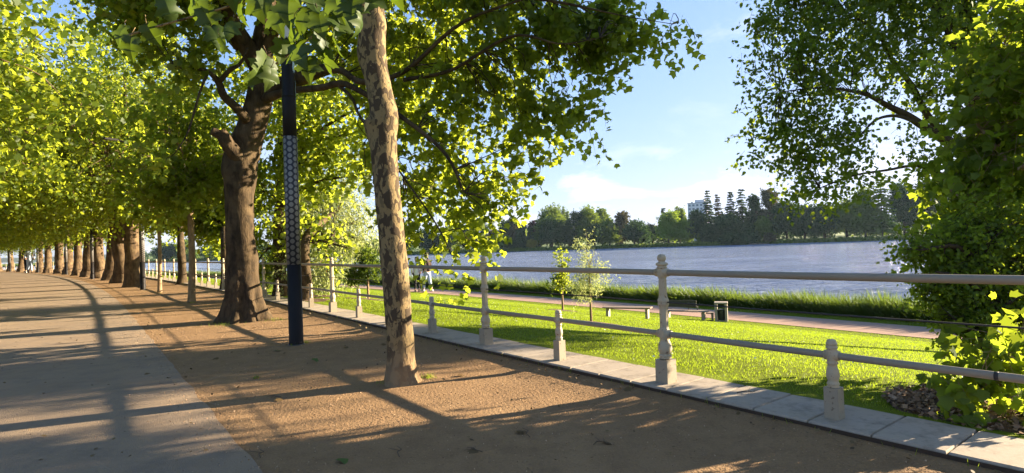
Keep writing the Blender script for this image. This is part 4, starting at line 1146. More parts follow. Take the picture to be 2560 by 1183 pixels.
def waterside():
    specs = [
        (765, 752, 'tall pale green willow with hanging silvery foliage by the railing', 'willow_tree', .16, 'leaf_willow', LEAF_LONG, .16, 20.0,
         [(850, 520, 22, 1.2), (800, 480, 22, 1.1), (880, 560, 21.5, .9), (760, 560, 21, 1.1), (800, 620, 20.5, 1.0), (870, 620, 21, .8), (770, 680, 20, .7), (820, 690, 20, .55), (860, 470, 22.5, .7), (720, 620, 20, .7), (900, 600, 21.5, .5), (790, 560, 21, 1.1), (740, 480, 22, 1)], 430),
        (700, 741, 'leafy plane with dark ivy-clad trunk behind the railing and lamp post', 'plane_tree', .22, 'leaf_plane', LEAF_MID, .16, 19.5,
         [(700, 420, 20, 1.5), (660, 560, 20, 1.0), (680, 620, 20, .7), (760, 380, 19.5, 1.4), (840, 380, 19, 1.2), (820, 300, 19, 1.3), (720, 280, 20, 1.6), (900, 330, 18.5, 1.0), (880, 440, 18.5, .5), (780, 560, 18.5, .55), (830, 600, 18.3, .5), (870, 620, 18.3, .35), (660, 480, 20, 1), (940, 250, 18, .8), (640, 660, 20.3, .5), (700, 180, 20, 1.8), (850, 180, 19, 1.2)], 280),
        (565, 722, 'bushy plane on the bank, half hidden behind the massive trunk', 'plane_tree', .2, 'leaf_plane', LEAF_MID, .22, 26.0,
         [(560, 560, 27, .8), (520, 540, 27, .9), (500, 480, 27, 1.1), (570, 470, 27, 1.1), (540, 420, 27, 1.0)], 210),
        (455, 708, 'leafy tree on the lake bank, above the white posts at far left', 'plane_tree', .22, 'leaf_plane', LEAF_MID, .24, 36.0,
         [(450, 530, 37, 1.3), (420, 490, 38, 1.5), (475, 470, 36, 1.3)], 190),
    ]
    for i, (px, py, lab, nm, r, leaf, tpl, size, d, bl, cl) in enumerate(specs):
        q = hit(px, py)
        root = empty(nm, q, 0, lab, 'tree'); inv = Matrix.Translation(q).inverted()
        top = bl[0]; tp = inv @ W(top[0], top[1], top[2])
        V, F = bark_tube([(0, 0, -.15), (.03, 0, .6), (tp.x * .04, tp.y * .04, 1.9), (tp.x * .5, tp.y * .5, max(2.6, tp.z * .7)), tuple(tp)], [r * 1.2, r, r * .9, r * .7, r * .3], 18, 40, .18, 3, .4, .25, 5, i)
        mb = MB().add(V, F, True)
        blobs = [tuple(inv @ W(x, y, dd)) + (rr, rr, rr * .9) for x, y, dd, rr in bl]
        limbs = []
        for b in blobs:
            z0 = max(1.6, min(b[2] - .8, tp.z))
            f = z0 / max(tp.z, .1)
            limbs.append([(tp.x * f, tp.y * f, z0, r * .4), ((tp.x * f + b[0]) / 2, (tp.y * f + b[1]) / 2, (z0 + b[2]) / 2 + .3, r * .25), (b[0], b[1], b[2], r * .1)])
        limb_tubes(mb, limbs, 7)
        finish_tree(root, mb, M['bark_old'], blobs, cl, 5, 8, .55, size, tpl, M[leaf], limbs, 120 + i, droop=.8 if leaf == 'leaf_willow' else .5, br_frac=.4, br_r=.02, twig_frac=.15)
    # low shrubs
    def shrub(px, py, label, r, h, leaf, n, seed, flowers=False):
        q = hit(px, py); root = empty('shrub', q, 0, label, 'shrub')
        mb = MB(); limbs = []
        for j in range(6):
            t = j * 1.05
            L = [(0, 0, -.05, .02), (math.cos(t) * r * .3, math.sin(t) * r * .3, h * .4, .015), (math.cos(t) * r * .6, math.sin(t) * r * .6, h * .7, .006)]
            limbs.append(L)
        limb_tubes(mb, limbs, 5); mb.build('stems', M['bark_dark'], root)
        rng = np.random.default_rng(seed)
        P, N, T, S, C, tw = sprays([(0, 0, h * .55, r, r, h * .5)], n, 5, 8, .3, .09, rng, .1)
        link('foliage', leaf_mesh('foliage', P, N, T, S, LEAF_OVAL, M[leaf]), root)
        if flowers:
            P, N, T, S, C, tw = sprays([(0, -.2, h * .7, r * .5, r * .4, h * .25)], 14, 2, 5, .15, .1, rng, 0)
            link('blossoms', leaf_mesh('blossoms', P, N, T, S, LEAF_OVAL, M['red_flower']), root)
    shrub(812, 735, 'low shrub with a red blossom patch beside the willow trunk', .55, 1.3, 'leaf_shrub', 50, 3, True)
    shrub(880, 716, 'dark low shrub at the water edge left of the round small tree', .9, 1.0, 'leaf_shrub', 60, 4)
    shrub(668, 722, 'dark bushy shrub on the bank behind the railing left of the lamp post', .9, 1.2, 'leaf_shrub', 60, 6)
waterside()
# ------------------------------------------------------------------ far shore: each tree a thing of its own
def far_point(px, off):
    """ground point on the far bank, off metres behind the shoreline, in direction px"""
    lo, hi = 150.0, 1500.0
    q0 = W(px, 600, 1.0) - EYE
    for _ in range(50):
        m = (lo + hi) / 2; q = EYE + q0 * m
        s = (np.array([q.x, q.y]) - SH0) @ SHN - 5 * math.sin(((np.array([q.x, q.y]) - SH0) @ SHD) * .021)
        if s < off: lo = m
        else: hi = m
    q = EYE + q0 * lo
    return Vector((q.x, q.y, bank_z(off)))

def far_tree(px, top, w_px, kind, leaf, label, off=14, base_frac=None, seed=0, n=None):
    q = far_point(px, off); dist = (CAM_M.inverted() @ q).z * -1
    sc = dist / FPX
    tp = W(px, top, dist)
    H = max(2.0, tp.z - q.z); Rr = w_px * sc / 2
    root = empty({'spruce': 'spruce_tree', 'poplar': 'poplar_tree', 'pine': 'pine_tree', 'cedar': 'cedar_tree', 'bush': 'bush'}.get(kind, 'broadleaf_tree'), q, 0, label, 'bush' if kind == 'bush' else 'tree', 'trees on the far shore')
    rng = np.random.default_rng(seed + 500); rg = random.Random(seed)
    mb = MB()
    size = max(.55, min(1.25, Rr * .2)); br = []
    if kind == 'spruce':
        mb.tube([(0, 0, -1), (0, 0, H * .5), (0, 0, H * .98)], [.4, .28, .05], 7)
        P = []; Nn = []; T = []
        z = H * .12
        while z < H * .985:
            f = 1 - z / H; L = Rr * (f ** .8) * 1.15 + .25
            nb = max(5, int(7 + 5 * f))
            for b in range(nb):
                t = rg.uniform(0, 6.28); l = L * rg.uniform(.6, 1.1)
                m = max(3, int(l / .5))
                for j in range(m):
                    e = (j + .5) / m
                    r_ = l * e
                    for _ in range(3):
                        P.append((math.cos(t) * r_ + rg.gauss(0, .22), math.sin(t) * r_ + rg.gauss(0, .22), z - .28 * r_ + rg.gauss(0, .12)))
                        Nn.append((rg.gauss(0, .35), rg.gauss(0, .35), 1)); T.append((math.cos(t) + rg.gauss(0, .4), math.sin(t) + rg.gauss(0, .4), -.5))
            z += max(.55, H * .042) * rg.uniform(.8, 1.2)
        P, Nn, T = np.array(P), np.array(Nn), np.array(T)
        S = rng.uniform(.9, 1.7, len(P))
        me = leaf_mesh('crown', P, Nn, T, S, LEAF_QUAD, M[leaf])
    else:
        if kind == 'poplar':
            blobs = [(0, 0, H * .55, Rr * .8, Rr * .8, H * .42), (0, 0, H * .3, Rr, Rr, H * .22), (.2, 0, H * .8, Rr * .5, Rr * .5, H * .18)]
            cf = .12
        elif kind == 'pine':
            cf = .5
            blobs = []
            for i in range(9):
                t = rg.uniform(0, 6.28); r_ = Rr * rg.uniform(.15, .75); zz = H * rg.uniform(.5, .93)
                blobs.append((math.cos(t) * r_, math.sin(t) * r_, zz, Rr * rg.uniform(.3, .5), Rr * rg.uniform(.3, .5), H * rg.uniform(.05, .09)))
            for i in range(5):
                t = rg.uniform(0, 6.28); r_ = Rr * rg.uniform(.3, .8)
                blobs.append((math.cos(t) * r_, math.sin(t) * r_, H * rg.uniform(.2, .5), Rr * .36, Rr * .36, H * .06))
        elif kind == 'cedar':
            cf = .3; blobs = []
            for i in range(11):
                f = i / 10; t = i * 2.4
                r_ = Rr * (1 - .75 * f) * .62
                blobs.append((math.cos(t) * r_, math.sin(t) * r_, H * (.2 + .74 * f), Rr * (.55 - .3 * f), Rr * (.55 - .3 * f), H * .045))
        elif kind == 'bush':
            cf = 0; blobs = [(0, 0, H * .5, Rr * .8, Rr * .8, H * .5), (Rr * .4, 0, H * .4, Rr * .6, Rr * .6, H * .4), (-Rr * .4, 0, H * .42, Rr * .6, Rr * .6, H * .42)]
        else:
            cf = .2
            blobs = [(0, 0, H * .62, Rr * .62, Rr * .62, H * .3)]
            for i in range(11):
                t = rg.uniform(0, 6.28); f = rg.uniform(.1, 1)
                r_ = Rr * .68 * math.sin(math.pi * (.22 + .68 * f) ** .9) if f < .95 else Rr * .2
                blobs.append((math.cos(t) * r_, math.sin(t) * r_, H * (.24 + .64 * f), Rr * rg.uniform(.26, .42), Rr * rg.uniform(.26, .42), H * rg.uniform(.08, .14)))
        mb.tube([(0, 0, -1), (rg.uniform(-.3, .3), 0, H * .4), (rg.uniform(-.6, .6), 0, H * .85)], [Rr * .07 + .2, Rr * .05 + .15, .08], 7)
        for b in blobs[1:8]:
            mb.tube([(0, 0, max(.5, b[2] - H * .16)), (b[0] * .6, b[1] * .6, b[2] - H * .04), (b[0], b[1], b[2])], [.16, .11, .05], 5)
        nn = n or int(90 + 6 * Rr * Rr * .5 + H * 5)
        P, Nn, T, S, C, tw = sprays(blobs, nn, 4, 6, Rr * .28, size, rng, .25, .5, .45, .8, .5)
        P[:, 2] = np.maximum(P[:, 2], .4)
        me = leaf_mesh('crown', P, Nn, T, S, LEAF_QUAD, M[leaf])
    if kind != 'bush': mb.build('trunk', M['bark_dark'], root)
    link('crown', me, root)
    return root

G, B, D, N_, PU, YE = 'leaf_far_green', 'leaf_far_bright', 'leaf_far_dark', 'leaf_far_brown', 'leaf_far_purple', 'leaf_far_yellow'
FAR = [
    (1065, 575, 60, 'broad', D, 'dark far shore tree behind the hanging plane leaves, first left of the tall bare-stemmed pine', 14),
    (1125, 568, 60, 'broad', G, 'green far shore tree seen through hanging plane leaves', 20),
    (1172, 562, 46, 'broad', D, 'dark olive round tree just left of the tall bare-stemmed pine', 14),
    (1207, 536, 26, 'pine', D, 'tall pine with a long bare stem and small tufted top', 26),
    (1234, 574, 34, 'broad', N_, 'rusty brown tree between the tufted pine and the layered cedar', 30),
    (1230, 594, 50, 'broad', B, 'low rounded bright green tree near the shore, below the rusty brown tree', 8),
    (1257, 588, 44, 'broad', G, 'low spreading green tree beside the rounded bright one', 12),
    (1262, 553, 42, 'cedar', D, 'dark olive layered cedar, taller of the two cedars at left', 24),
    (1284, 544, 40, 'cedar', N_, 'sparse brown cedar with bare spreading top', 20),
    (1312, 572, 60, 'cedar', D, 'low spreading cedar in front of the purple beeches', 16),
    (1306, 560, 40, 'broad', PU, 'purple beech, left and paler of two', 40),
    (1335, 553, 34, 'broad', PU, 'darker purple beech touching the tall green crown', 44),
    (1328, 598, 26, 'broad', YE, 'small bright yellow tree on the far shore', 9),
    (1285, 600, 24, 'bush', D, 'small dark bush on the bank left of the yellow tree', 9),
    (1345, 575, 40, 'broad', G, 'green tree behind the yellow one', 18),
    (1376, 512, 68, 'broad', G, 'tallest rounded green crown left of the poplar group', 24),
    (1380, 548, 66, 'broad', D, 'dark tree in front of the tallest rounded green crown', 12),
    (1401, 520, 16, 'poplar', G, 'slim poplar, leftmost of three', 60),
    (1411, 511, 17, 'poplar', G, 'slim poplar, tallest of three', 62),
    (1421, 521, 15, 'poplar', G, 'slim poplar, rightmost of three', 60),
    (1424, 548, 34, 'cedar', D, 'very dark narrow conifer right below the poplars', 14),
    (1441, 528, 36, 'pine', D, 'olive conifer with ragged top right of the poplars', 16),
    (1470, 520, 66, 'broad', G, 'broad mid green crown right of the ragged olive conifer', 20),
    (1487, 560, 44, 'broad', D, 'dark green lower tree in front of the broad mid green crown', 10),
    (1506, 519, 44, 'broad', G, 'pale green crown standing farther back beside the flat-topped pine', 50),
    (1524, 548, 54, 'broad', G, 'spreading tree beside the tall flat-topped brown pine', 18),
    (1551, 527, 44, 'pine', N_, 'tall flat-topped brown pine right of the pale green crown', 24),
    (1586, 551, 62, 'broad', D, 'dark broad tree right of the flat-topped brown pine', 14),
    (1612, 560, 34, 'broad', D, 'dark gap-filling tree between the dark broad tree and bright green tree', 22),
    (1632, 556, 34, 'broad', D, 'dark tree touching the left side of the bright green tree', 26),
    (1661, 517, 22, 'spruce', D, 'small pointed conifer top rising behind the bright green tree', 50),
    (1672, 530, 62, 'broad', B, 'large bright yellow-green tree on the far shore', 10),
    (1712, 545, 50, 'broad', B, 'lower bright green tree in front of the white building', 12),
    (1700, 515, 36, 'broad', G, 'pale green crown behind the bright green tree', 45),
    (1746, 524, 48, 'broad', D, 'dark round tree below the white building', 14),
    (1773, 473, 46, 'spruce', D, 'pointed spruce directly right of the white building', 16),
    (1798, 482, 36, 'spruce', N_, 'thin brownish spruce, second right of the white building', 24),
    (1831, 475, 48, 'spruce', D, 'dense pointed spruce, third right of the white building', 18),
    (1857, 468, 52, 'spruce', D, 'tallest pointed spruce on the far shore', 22),
    (1892, 477, 42, 'pine', D, 'ragged conifer with open top right of the tallest spruce', 18),
    (1926, 477, 52, 'pine', N_, 'reddish brown pine with wide top', 18),
    (1818, 532, 64, 'broad', D, 'dark bushy tree in front of the spruces', 10),
    (1778, 565, 48, 'broad', D, 'dark low tree at the foot of the first spruce', 8),
    (1748, 583, 10, 'poplar', G, 'tiny slim shrub on the lawn below the white building', 8),
    (1860, 556, 60, 'broad', D, 'dark bushy tree below the tallest spruce', 10),
    (1912, 545, 50, 'broad', G, 'green low tree below the reddish pine', 12),
    (1968, 502, 72, 'broad', D, 'dark green broad tree right of the reddish pine', 16),
    (2012, 512, 64, 'broad', D, 'dark green tree, second right of the reddish pine', 14),
    (2062, 508, 84, 'broad', D, 'wide dark green tree on the shore with low branches', 14),
    (2118, 492, 78, 'broad', G, 'tall dark green tree behind hanging yellow leaves', 18),
    (2165, 470, 66, 'cedar', G, 'layered green tree left of the tall pale cypress', 16),
    (2207, 430, 76, 'spruce', B, 'tall pale green swamp cypress, highest tree at right', 14),
    (2262, 448, 74, 'broad', D, 'blue-dark broad tree right of the pale cypress', 22),
    (2320, 455, 80, 'broad', D, 'dark shore tree half covered by the right edge foliage', 20),
    (2400, 450, 90, 'broad', G, 'green shore tree behind the right edge foliage', 20),
    (1925, 585, 30, 'bush', N_, 'reddish low bush at the small landing stage', 5),
    (1848, 588, 90, 'bush', D, 'long dark bush along the bank below the spruces', 5),
    (1000, 590, 60, 'broad', D, 'dark shore tree left of the flaking trunk', 14),
    (945, 598, 60, 'broad', G, 'green shore tree just behind the round small lawn tree', 14),
    (880, 600, 70, 'broad', D, 'dark shore tree behind the pale willow', 14),
    (640, 612, 80, 'broad', D, 'dark shore tree seen between the massive trunk and lamp post', 14),
    (540, 608, 70, 'broad', G, 'green shore tree seen just left of the massive trunk', 14),
    (463, 600, 46, 'cedar', G, 'grey green conical shore tree above the white posts', 14),
    (420, 612, 60, 'broad', D, 'dark shore tree above the farthest white posts', 14),
]
for i, f in enumerate(FAR):
    far_tree(f[0], f[1], f[2], f[3], f[4], f[5], f[6], seed=i)

# distant wood behind the single trees: nobody could count it
def backdrop_wood():
    rng = np.random.default_rng(77); blobs = []
    for px in np.arange(330, 2560, 13):
        q = far_point(float(px), 95 + rng.uniform(-20, 50)); d = -(CAM_M.inverted() @ q).z
        h = (10 + 4 * rng.random()) * (1.35 if px > 1720 else 1.0)
        blobs.append((q.x, q.y, q.z + h * .5, 4.5, 4.5, h * .55))
    P, N, T, S, C, tw = sprays(blobs, 2600, 4, 5, 2.0, 1.5, rng, .2)
    link('distant_wood', leaf_mesh('distant_wood', P, N, T, S, LEAF_QUAD, M['leaf_far_dark']), None, 'stuff')
backdrop_wood()

def bank_reeds():
    rng = np.random.default_rng(78); n = 26000
    s = rng.uniform(-650, 520, n); o = rng.uniform(.5, 5.5, n)
    P = np.array([tuple(shore(a, b, bank_z(b) + rng.uniform(-.2, .7))) for a, b in zip(s, o)])
    N = rng.normal(size=(n, 3)); T = np.column_stack([rng.normal(size=n) * .6, rng.normal(size=n) * .6, np.ones(n)])
    link('far_bank_reeds', leaf_mesh('far_bank_reeds', P, N, T, rng.uniform(.9, 2.0, n), LEAF_QUAD, M['leaf_far_green']), None, 'stuff')
bank_reeds()

def apartment():
    q = far_point(1748, 130); d = -(CAM_M.inverted() @ q).z
    top = W(1748, 509, d).z; H = top - q.z; wd = 46 * d / FPX
    root = empty('apartment_building', q, rad(-22), 'white flat-roofed apartment block rising behind the spruces on the far shore', 'building')
    MB().box((0, 0, H / 2), (wd, 12, H)).build('wall', M['white_wall'], root)
    rf = MB().box((0, 0, H + .25), (wd + .5, 12.5, .5)).build('roof', M['roof_grey'], root)
    MB().box((wd * .12, 0, H + 1.7), (wd * .5, 7, 2.4)).build('penthouse', M['white_wall'], root)
    MB().box((-wd * .3, 0, H + 1.2), (1.2, 1.2, 1.4)).build('chimney', M['roof_grey'], rf)
    wm = MB().box((0, -.03, 0), (1.7, .1, 1.5)).mesh('window', M['window_glass'])
    sm = MB().box((0, -.09, -.85), (2.0, .22, .1)).mesh('sill', M['roof_grey'])
    fl = int(H / 3.0)
    for f in range(max(0, fl - 7), fl):
        for c in range(5):
            o = link('window', wm, root, loc=(-wd / 2 + wd * (c + .5) / 5, -6.0, H - 1.6 - (fl - 1 - f) * 3.0))
            link('sill', sm, o)
apartment()
def landing():
    q = far_point(1897, 1)
    root = empty('landing_stage', Vector((q.x, q.y, -3.8)), math.atan2(SHD[1], SHD[0]), 'small dark wooden landing stage at the far waterline', 'landing stage')
    MB().box((0, -1.5, .55), (11, 4, .22)).build('deck', M['wood_grey'], root)
    for x in (-5, -2, 2, 5):
        MB().tube([(x, -3, -.8), (x, -3, .9)], .16, 8).build('pile', M['wood_dark'], root)
landing()
# ------------------------------------------------------------------ benches, bin
def flat_bench():
    a = hit(1527, 793); b = hit(1608, 797)
    c = (a + b) / 2; L = 1.85; rz = -.42
    root = empty('park_bench', c, rz, 'backless bench with thin plank seat on two stone slabs, standing in the grass', 'bench')
    s = MB()
    for j in range(3): s.box((0, -.16 + .16 * j, .43), (L + .12, .15, .05))
    s.build('seat', M['wood_grey'], root, bevel=.008)
    for x in (-L / 2 + .12, L / 2 - .12):
        m = MB(); m.box((x, 0, .2), (.11, .32, .42), 0, 1.0)
        m.build('leg', M['stone'], root, bevel=.01)
    MB().box((0, 0, .395), (L - .3, .3, .018)).build('seat_rail', M['iron'], root)
flat_bench()
def back_bench():
    a = hit(1676, 795); b = hit(1752, 801)
    c = (a + b) / 2; rz = -.5; L = 1.9
    root = empty('park_bench', c, rz, 'longer bench with dark slatted backrest, partly hidden by the railing post', 'bench')
    s = MB()
    for j in range(4): s.box((0, -.24 + .15 * j, .45), (L + .5, .14, .05))
    s.build('seat', M['wood_grey'], root, bevel=.008)
    bk = MB()
    for j in range(3): bk.box((-.38, .33 + .03 * j, .66 + .125 * j), (L - .1, .04, .115))
    bk.build('backrest', M['wood_dark'], root, bevel=.006)
    for x in (-L / 2 - .05, .12):
        MB().tube([(x, .3, .44), (x, .4, .98)], .02, 6).build('back_support', M['iron'], root)
    for x in (-L / 2 + .05, L / 2):
        MB().box((x, 0, .21), (.11, .42, .43)).build('leg', M['stone'], root, bevel=.01)
    MB().tube([(L / 2 - .35, .25, .47), (L / 2 - .35, .25, .68), (L / 2 - .6, .25, .7)], .02, 6).build('armrest', M['iron'], root)
back_bench()
def stool():
    q = hit(1769, 801)
    root = empty('stone_stool', q, rad(-18), 'low stone and timber stool between the long bench and the litter bin', 'stool')
    MB().box((0, 0, .40), (.62, .42, .06)).build('seat', M['wood_grey'], root, bevel=.008)
    for x in (-.25, .25): MB().box((x, 0, .185), (.12, .4, .37)).build('leg', M['stone'], root, bevel=.01)
stool()
def bin_():
    q = hit(1804, 803)
    root = empty('litter_bin', q, rad(-22), 'litter bin of two pale stone cheeks under a slab with dark liner', 'litter bin')
    for x in (-.25, .25): MB().box((x, 0, .46), (.13, .5, .94)).build('side_panel', M['stone'], root, bevel=.012)
    MB().box((0, 0, .972), (.66, .54, .08)).build('lid', M['stone'], root, bevel=.012)
    MB().lathe([(.17, .06), (.18, .08), (.185, .6), (.195, .62), (.18, .625)], 16).build('liner', M['bin_dark'], root)
    MB().box((0, 0, .03), (.36, .42, .06)).build('base', M['stone'], root)
bin_()

# ------------------------------------------------------------------ people on the lower path
def skin_obj(name, J, E, mat, parent, sub=2):
    me = bpy.data.meshes.new(name)
    me.from_pydata([j[:3] for j in J], E, [])
    me.materials.append(mat)
    o = link(name, me, parent)
    o.modifiers.new('skin', 'SKIN').use_smooth_shade = True
    sm = me.skin_vertices[0].data if me.skin_vertices else None
    if sm is None:
        me.skin_vertices_add if hasattr(me, 'skin_vertices_add') else None
    for i, j in enumerate(J):
        me.skin_vertices[0].data[i].radius = (j[3], j[4] if len(j) > 4 else j[3])
    me.skin_vertices[0].data[0].use_root = True
    m = o.modifiers.new('sub', 'SUBSURF'); m.levels = sub; m.render_levels = sub
    return o

def bm_skin(name, J, E, mat, parent, sub=2):
    import bmesh
    bm = bmesh.new(); lay = bm.verts.layers.skin.verify()
    vs = []
    for i, j in enumerate(J):
        v = bm.verts.new(j[:3]); v[lay].radius = (j[3], j[4] if len(j) > 4 else j[3]); v[lay].use_root = (i == 0); vs.append(v)
    for a, b in E: bm.edges.new((vs[a], vs[b]))
    me = bpy.data.meshes.new(name); bm.to_mesh(me); bm.free()
    me.materials.append(mat)
    o = link(name, me, parent)
    sk = o.modifiers.new('skin', 'SKIN'); sk.use_smooth_shade = True
    m = o.modifiers.new('sub', 'SUBSURF'); m.levels = sub; m.render_levels = sub
    return o

def person(px, py, label, hgt, top_mat, leg_mat, rz, long_coat, stride, hair_long, group='people walking on the lower path'):
    q = hit(px, py); q.z += .02
    root = empty('person', q, rz, label, 'person', group)
    k = hgt / 0.8; root.scale = (k, k, k)
    st = stride
    # faces local +X ; joints
    J = [(0, 0, .93, .12, .15), (.0, 0, 1.12, .11, .14), (.02, 0, 1.32, .12, .17), (.03, 0, 1.45, .07, .09), (.05, 0, 1.53, .055), (.07, 0, 1.60, .085, .075), (.075, 0, 1.68, .085, .08), (.07, 0, 1.72, .05),
         (.02, .17, 1.40, .06), (-.06, .22, 1.14, .045), (.06, .22, .92, .034), (.09, .21, .84, .03),
         (.02, -.17, 1.40, .06), (-.02, -.22, 1.14, .045), (.14, -.2, .95, .034), (.18, -.19, .88, .03),
         (.02, .09, .86, .09), (st * .55, .09, .48, .062), (st * .9, .09, .09, .042), (st * .9 + .15, .09, .035, .035),
         (.0, -.09, .86, .09), (-st * .2, -.09, .48, .062), (-st * .8, -.09, .12, .042), (-st * .8 + .13, -.09, .035, .035)]
    E = [(0, 1), (1, 2), (2, 3), (3, 4), (4, 5), (5, 6), (6, 7), (2, 8), (8, 9), (9, 10), (10, 11), (2, 12), (12, 13), (13, 14), (14, 15), (0, 16), (16, 17), (17, 18), (18, 19), (0, 20), (20, 21), (21, 22), (22, 23)]
    bm_skin('body', J, E, M['skin'], root)
    zb = .72 if long_coat else .9
    Jc = [(.01, 0, 1.12, .14, .17), (.02, 0, 1.33, .14, .195), (.03, 0, 1.44, .09, .13), (.0, 0, .95, .145, .18), (0, 0, zb, .15, .19),
          (.02, .18, 1.40, .075), (-.06, .235, 1.14, .062), (.06, .235, .94, .052), (.02, -.18, 1.40, .075), (-.02, -.235, 1.14, .062), (.13, -.215, .97, .052)]
    bm_skin('jacket', Jc, [(0, 1), (1, 2), (0, 3), (3, 4), (1, 5), (5, 6), (6, 7), (1, 8), (8, 9), (9, 10)], top_mat, root)
    Jl = [(0, 0, .95, .125, .155), (.02, .09, .84, .105), (st * .55, .09, .48, .078), (st * .88, .09, .12, .062), (.0, -.09, .84, .105), (-st * .2, -.09, .48, .078), (-st * .79, -.09, .15, .062)]
    bm_skin('trousers', Jl, [(0, 1), (1, 2), (2, 3), (0, 4), (4, 5), (5, 6)], leg_mat, root)
    hj = [(.045, 0, 1.66, .1, .092), (.05, 0, 1.74, .075)]
    if hair_long: hj += [(.0, 0, 1.54, .075, .08), (-.02, 0, 1.42, .055, .07)]
    bm_skin('hair', hj, [(0, 1)] + ([(0, 2), (2, 3)] if hair_long else []), M['hair'], root)
    for s, x, z in ((.09, st * .9 + .06, .045), (-.09, -st * .8 + .05, .045)):
        MB().box((x, s, z), (.26, .09, .085), 0, .75).build('shoe', M['hair'] if long_coat else M['coat_white'], root, bevel=.02)
    # face
    for y in (-.03, .03): MB().lathe([(.0, -.011), (.011, 0), (0, .011)], 8, (.155, y, 1.645)).build('eye', M['hair'], root)
    MB().lathe([(.018, 0), (.008, .05), (.004, .055)], 8, (.158, 0, 1.60)).build('nose', M['skin'], root)
    return root
person(1043, 730, 'person in a white jacket and black trousers with dark hair, walking on the lower path', 1.62, M['coat_white'], M['trousers'], rad(100), True, .22, False)
person(1070, 729, 'person in a dark brown jacket and pale jeans, walking on the lower path', 1.78, M['coat_dark'], M['jeans'], rad(150), False, .2, True)

# two more far down the avenue, between the trunks
person(68.5, 682.5, 'person in dark clothes far down the avenue, left of a companion in pale blue', 1.72, M['coat_dark'], M['trousers'], rad(-60), False, .15, False, 'people far down the avenue')
person(75, 682.5, 'person in a pale blue jacket far down the avenue, between two trunks', 1.68, M['coat_blue'], M['jeans'], rad(-50), True, .18, True, 'people far down the avenue')

# ------------------------------------------------------------------ mulch bed and mulch rings
def mulch(px, py, r, label_seed):
    q = hit(px, py); a0, p0 = AP(q.x, q.y)
    V = [(0, 0, 0)]; F = []; n = 48; rings = 6
    V = []
    for j in range(rings + 1):
        for i in range(n):
            t = 2 * math.pi * i / n
            rr = r * j / rings * (1 + .10 * noise.noise(Vector((math.cos(t) * 2, math.sin(t) * 2, label_seed))))
            pp = max(p0 + rr * math.sin(t), .46); aa = a0 + rr * math.cos(t)
            g = R(aa, pp, 0); g.z = lawn_z(aa, pp) + .028 * (1 - (j / rings) ** 2) + .012
            V.append(tuple(g))
    for j in range(rings):
        for i in range(n):
            F.append((j * n + i, j * n + (i + 1) % n, (j + 1) * n + (i + 1) % n, (j + 1) * n + i))
    o = MB().add(V, F, True).build('mulch_bed', M['mulch'], kind='structure')
    return a0, p0
MUL = []
g = hit(2490, 1030)
mulch(2490, 1030, .8, 1.0); A_M, P_M = AP(g.x, g.y)
for px, py in ((1407, 776), (1478, 806), (921, 751), (765, 753), (808, 741)):
    q = hit(px, py); a, p = AP(q.x, q.y); MUL.append((a, p, .75)); mulch(px, py, .75, px * .1)
MUL.append((A_M, P_M, 0.8))

def chips():
    rng = np.random.default_rng(12); n = 2600
    rr = 0.8 * np.sqrt(rng.random(n)); t = rng.uniform(0, 6.283, n)
    P = []
    for r_, tt in zip(rr, t):
        a = A_M + r_ * math.cos(tt); p = max(P_M + r_ * math.sin(tt), .47)
        g_ = R(a, p, 0); g_.z = lawn_z(a, p) + .03 + .028 * max(0, 1 - (r_ / 0.8) ** 2) + rng.uniform(0, .02); P.append(tuple(g_))
    P = np.array(P)
    N = np.array([0, 0, 1]) + rng.normal(size=(n, 3)) * .5; T = rng.normal(size=(n, 3))
    link('wood_chips', leaf_mesh('wood_chips', P, N, T, rng.uniform(.02, .06, n), LEAF_QUAD, M['chip']), None, 'stuff')
chips()

# ------------------------------------------------------------------ grass, reeds, litter
def in_mulch(a, p):
    m = np.zeros(len(a), bool)
    for (x, y, r_) in MUL: m |= (a - x) ** 2 + (p - y) ** 2 < (r_ * .93) ** 2
    return m
def R_np(a, p):
    a = np.asarray(a); p = np.asarray(p)
    t = A0 + KAP * np.maximum(0, a - A_S)
    st = P1[None] + a[:, None] * D0[None] + p[:, None] * N0[None]
    cu = CC[None] + np.column_stack([np.cos(t), np.sin(t)]) * (RC + p)[:, None]
    return np.where((a <= A_S)[:, None], st, cu)
def blades(name, a, p, z, h, wd, lean, mat, rng, kind='stuff', segs=1):
    n = len(a); xy = R_np(a, p); P = np.column_stack([xy, z])
    ang = rng.uniform(0, 2 * math.pi, n); b = np.column_stack([np.cos(ang), np.sin(ang), np.zeros(n)])
    tip = np.column_stack([lean[0] + rng.normal(size=n) * .45, lean[1] + rng.normal(size=n) * .45, np.ones(n)])
    tip = unit(tip) * h[:, None]
    if segs == 1:
        V = np.stack([P - b * wd[:, None] / 2, P + b * wd[:, None] / 2, P + tip], 1).reshape(-1, 3)
        F = np.arange(3 * n).reshape(n, 3)
    else:
        mid = P + tip * .5 + np.array([0, 0, .08]) * h[:, None]
        V = np.stack([P - b * wd[:, None] / 2, P + b * wd[:, None] / 2, mid + b * wd[:, None] * .4, P + tip, mid - b * wd[:, None] * .4], 1).reshape(-1, 3)
        F = np.arange(5 * n).reshape(n, 5)
    return link(name, mesh_np(name, V, F, mat), None, kind)
def lawn_zn(a, p):
    z = np.interp(p, PP, PZ)
    nz = np.array([.05 * noise.noise(Vector((x * .12, y * .2, 9.0))) if 1 < y < 21 else 0.0 for x, y in zip(a, p)])
    return z + nz
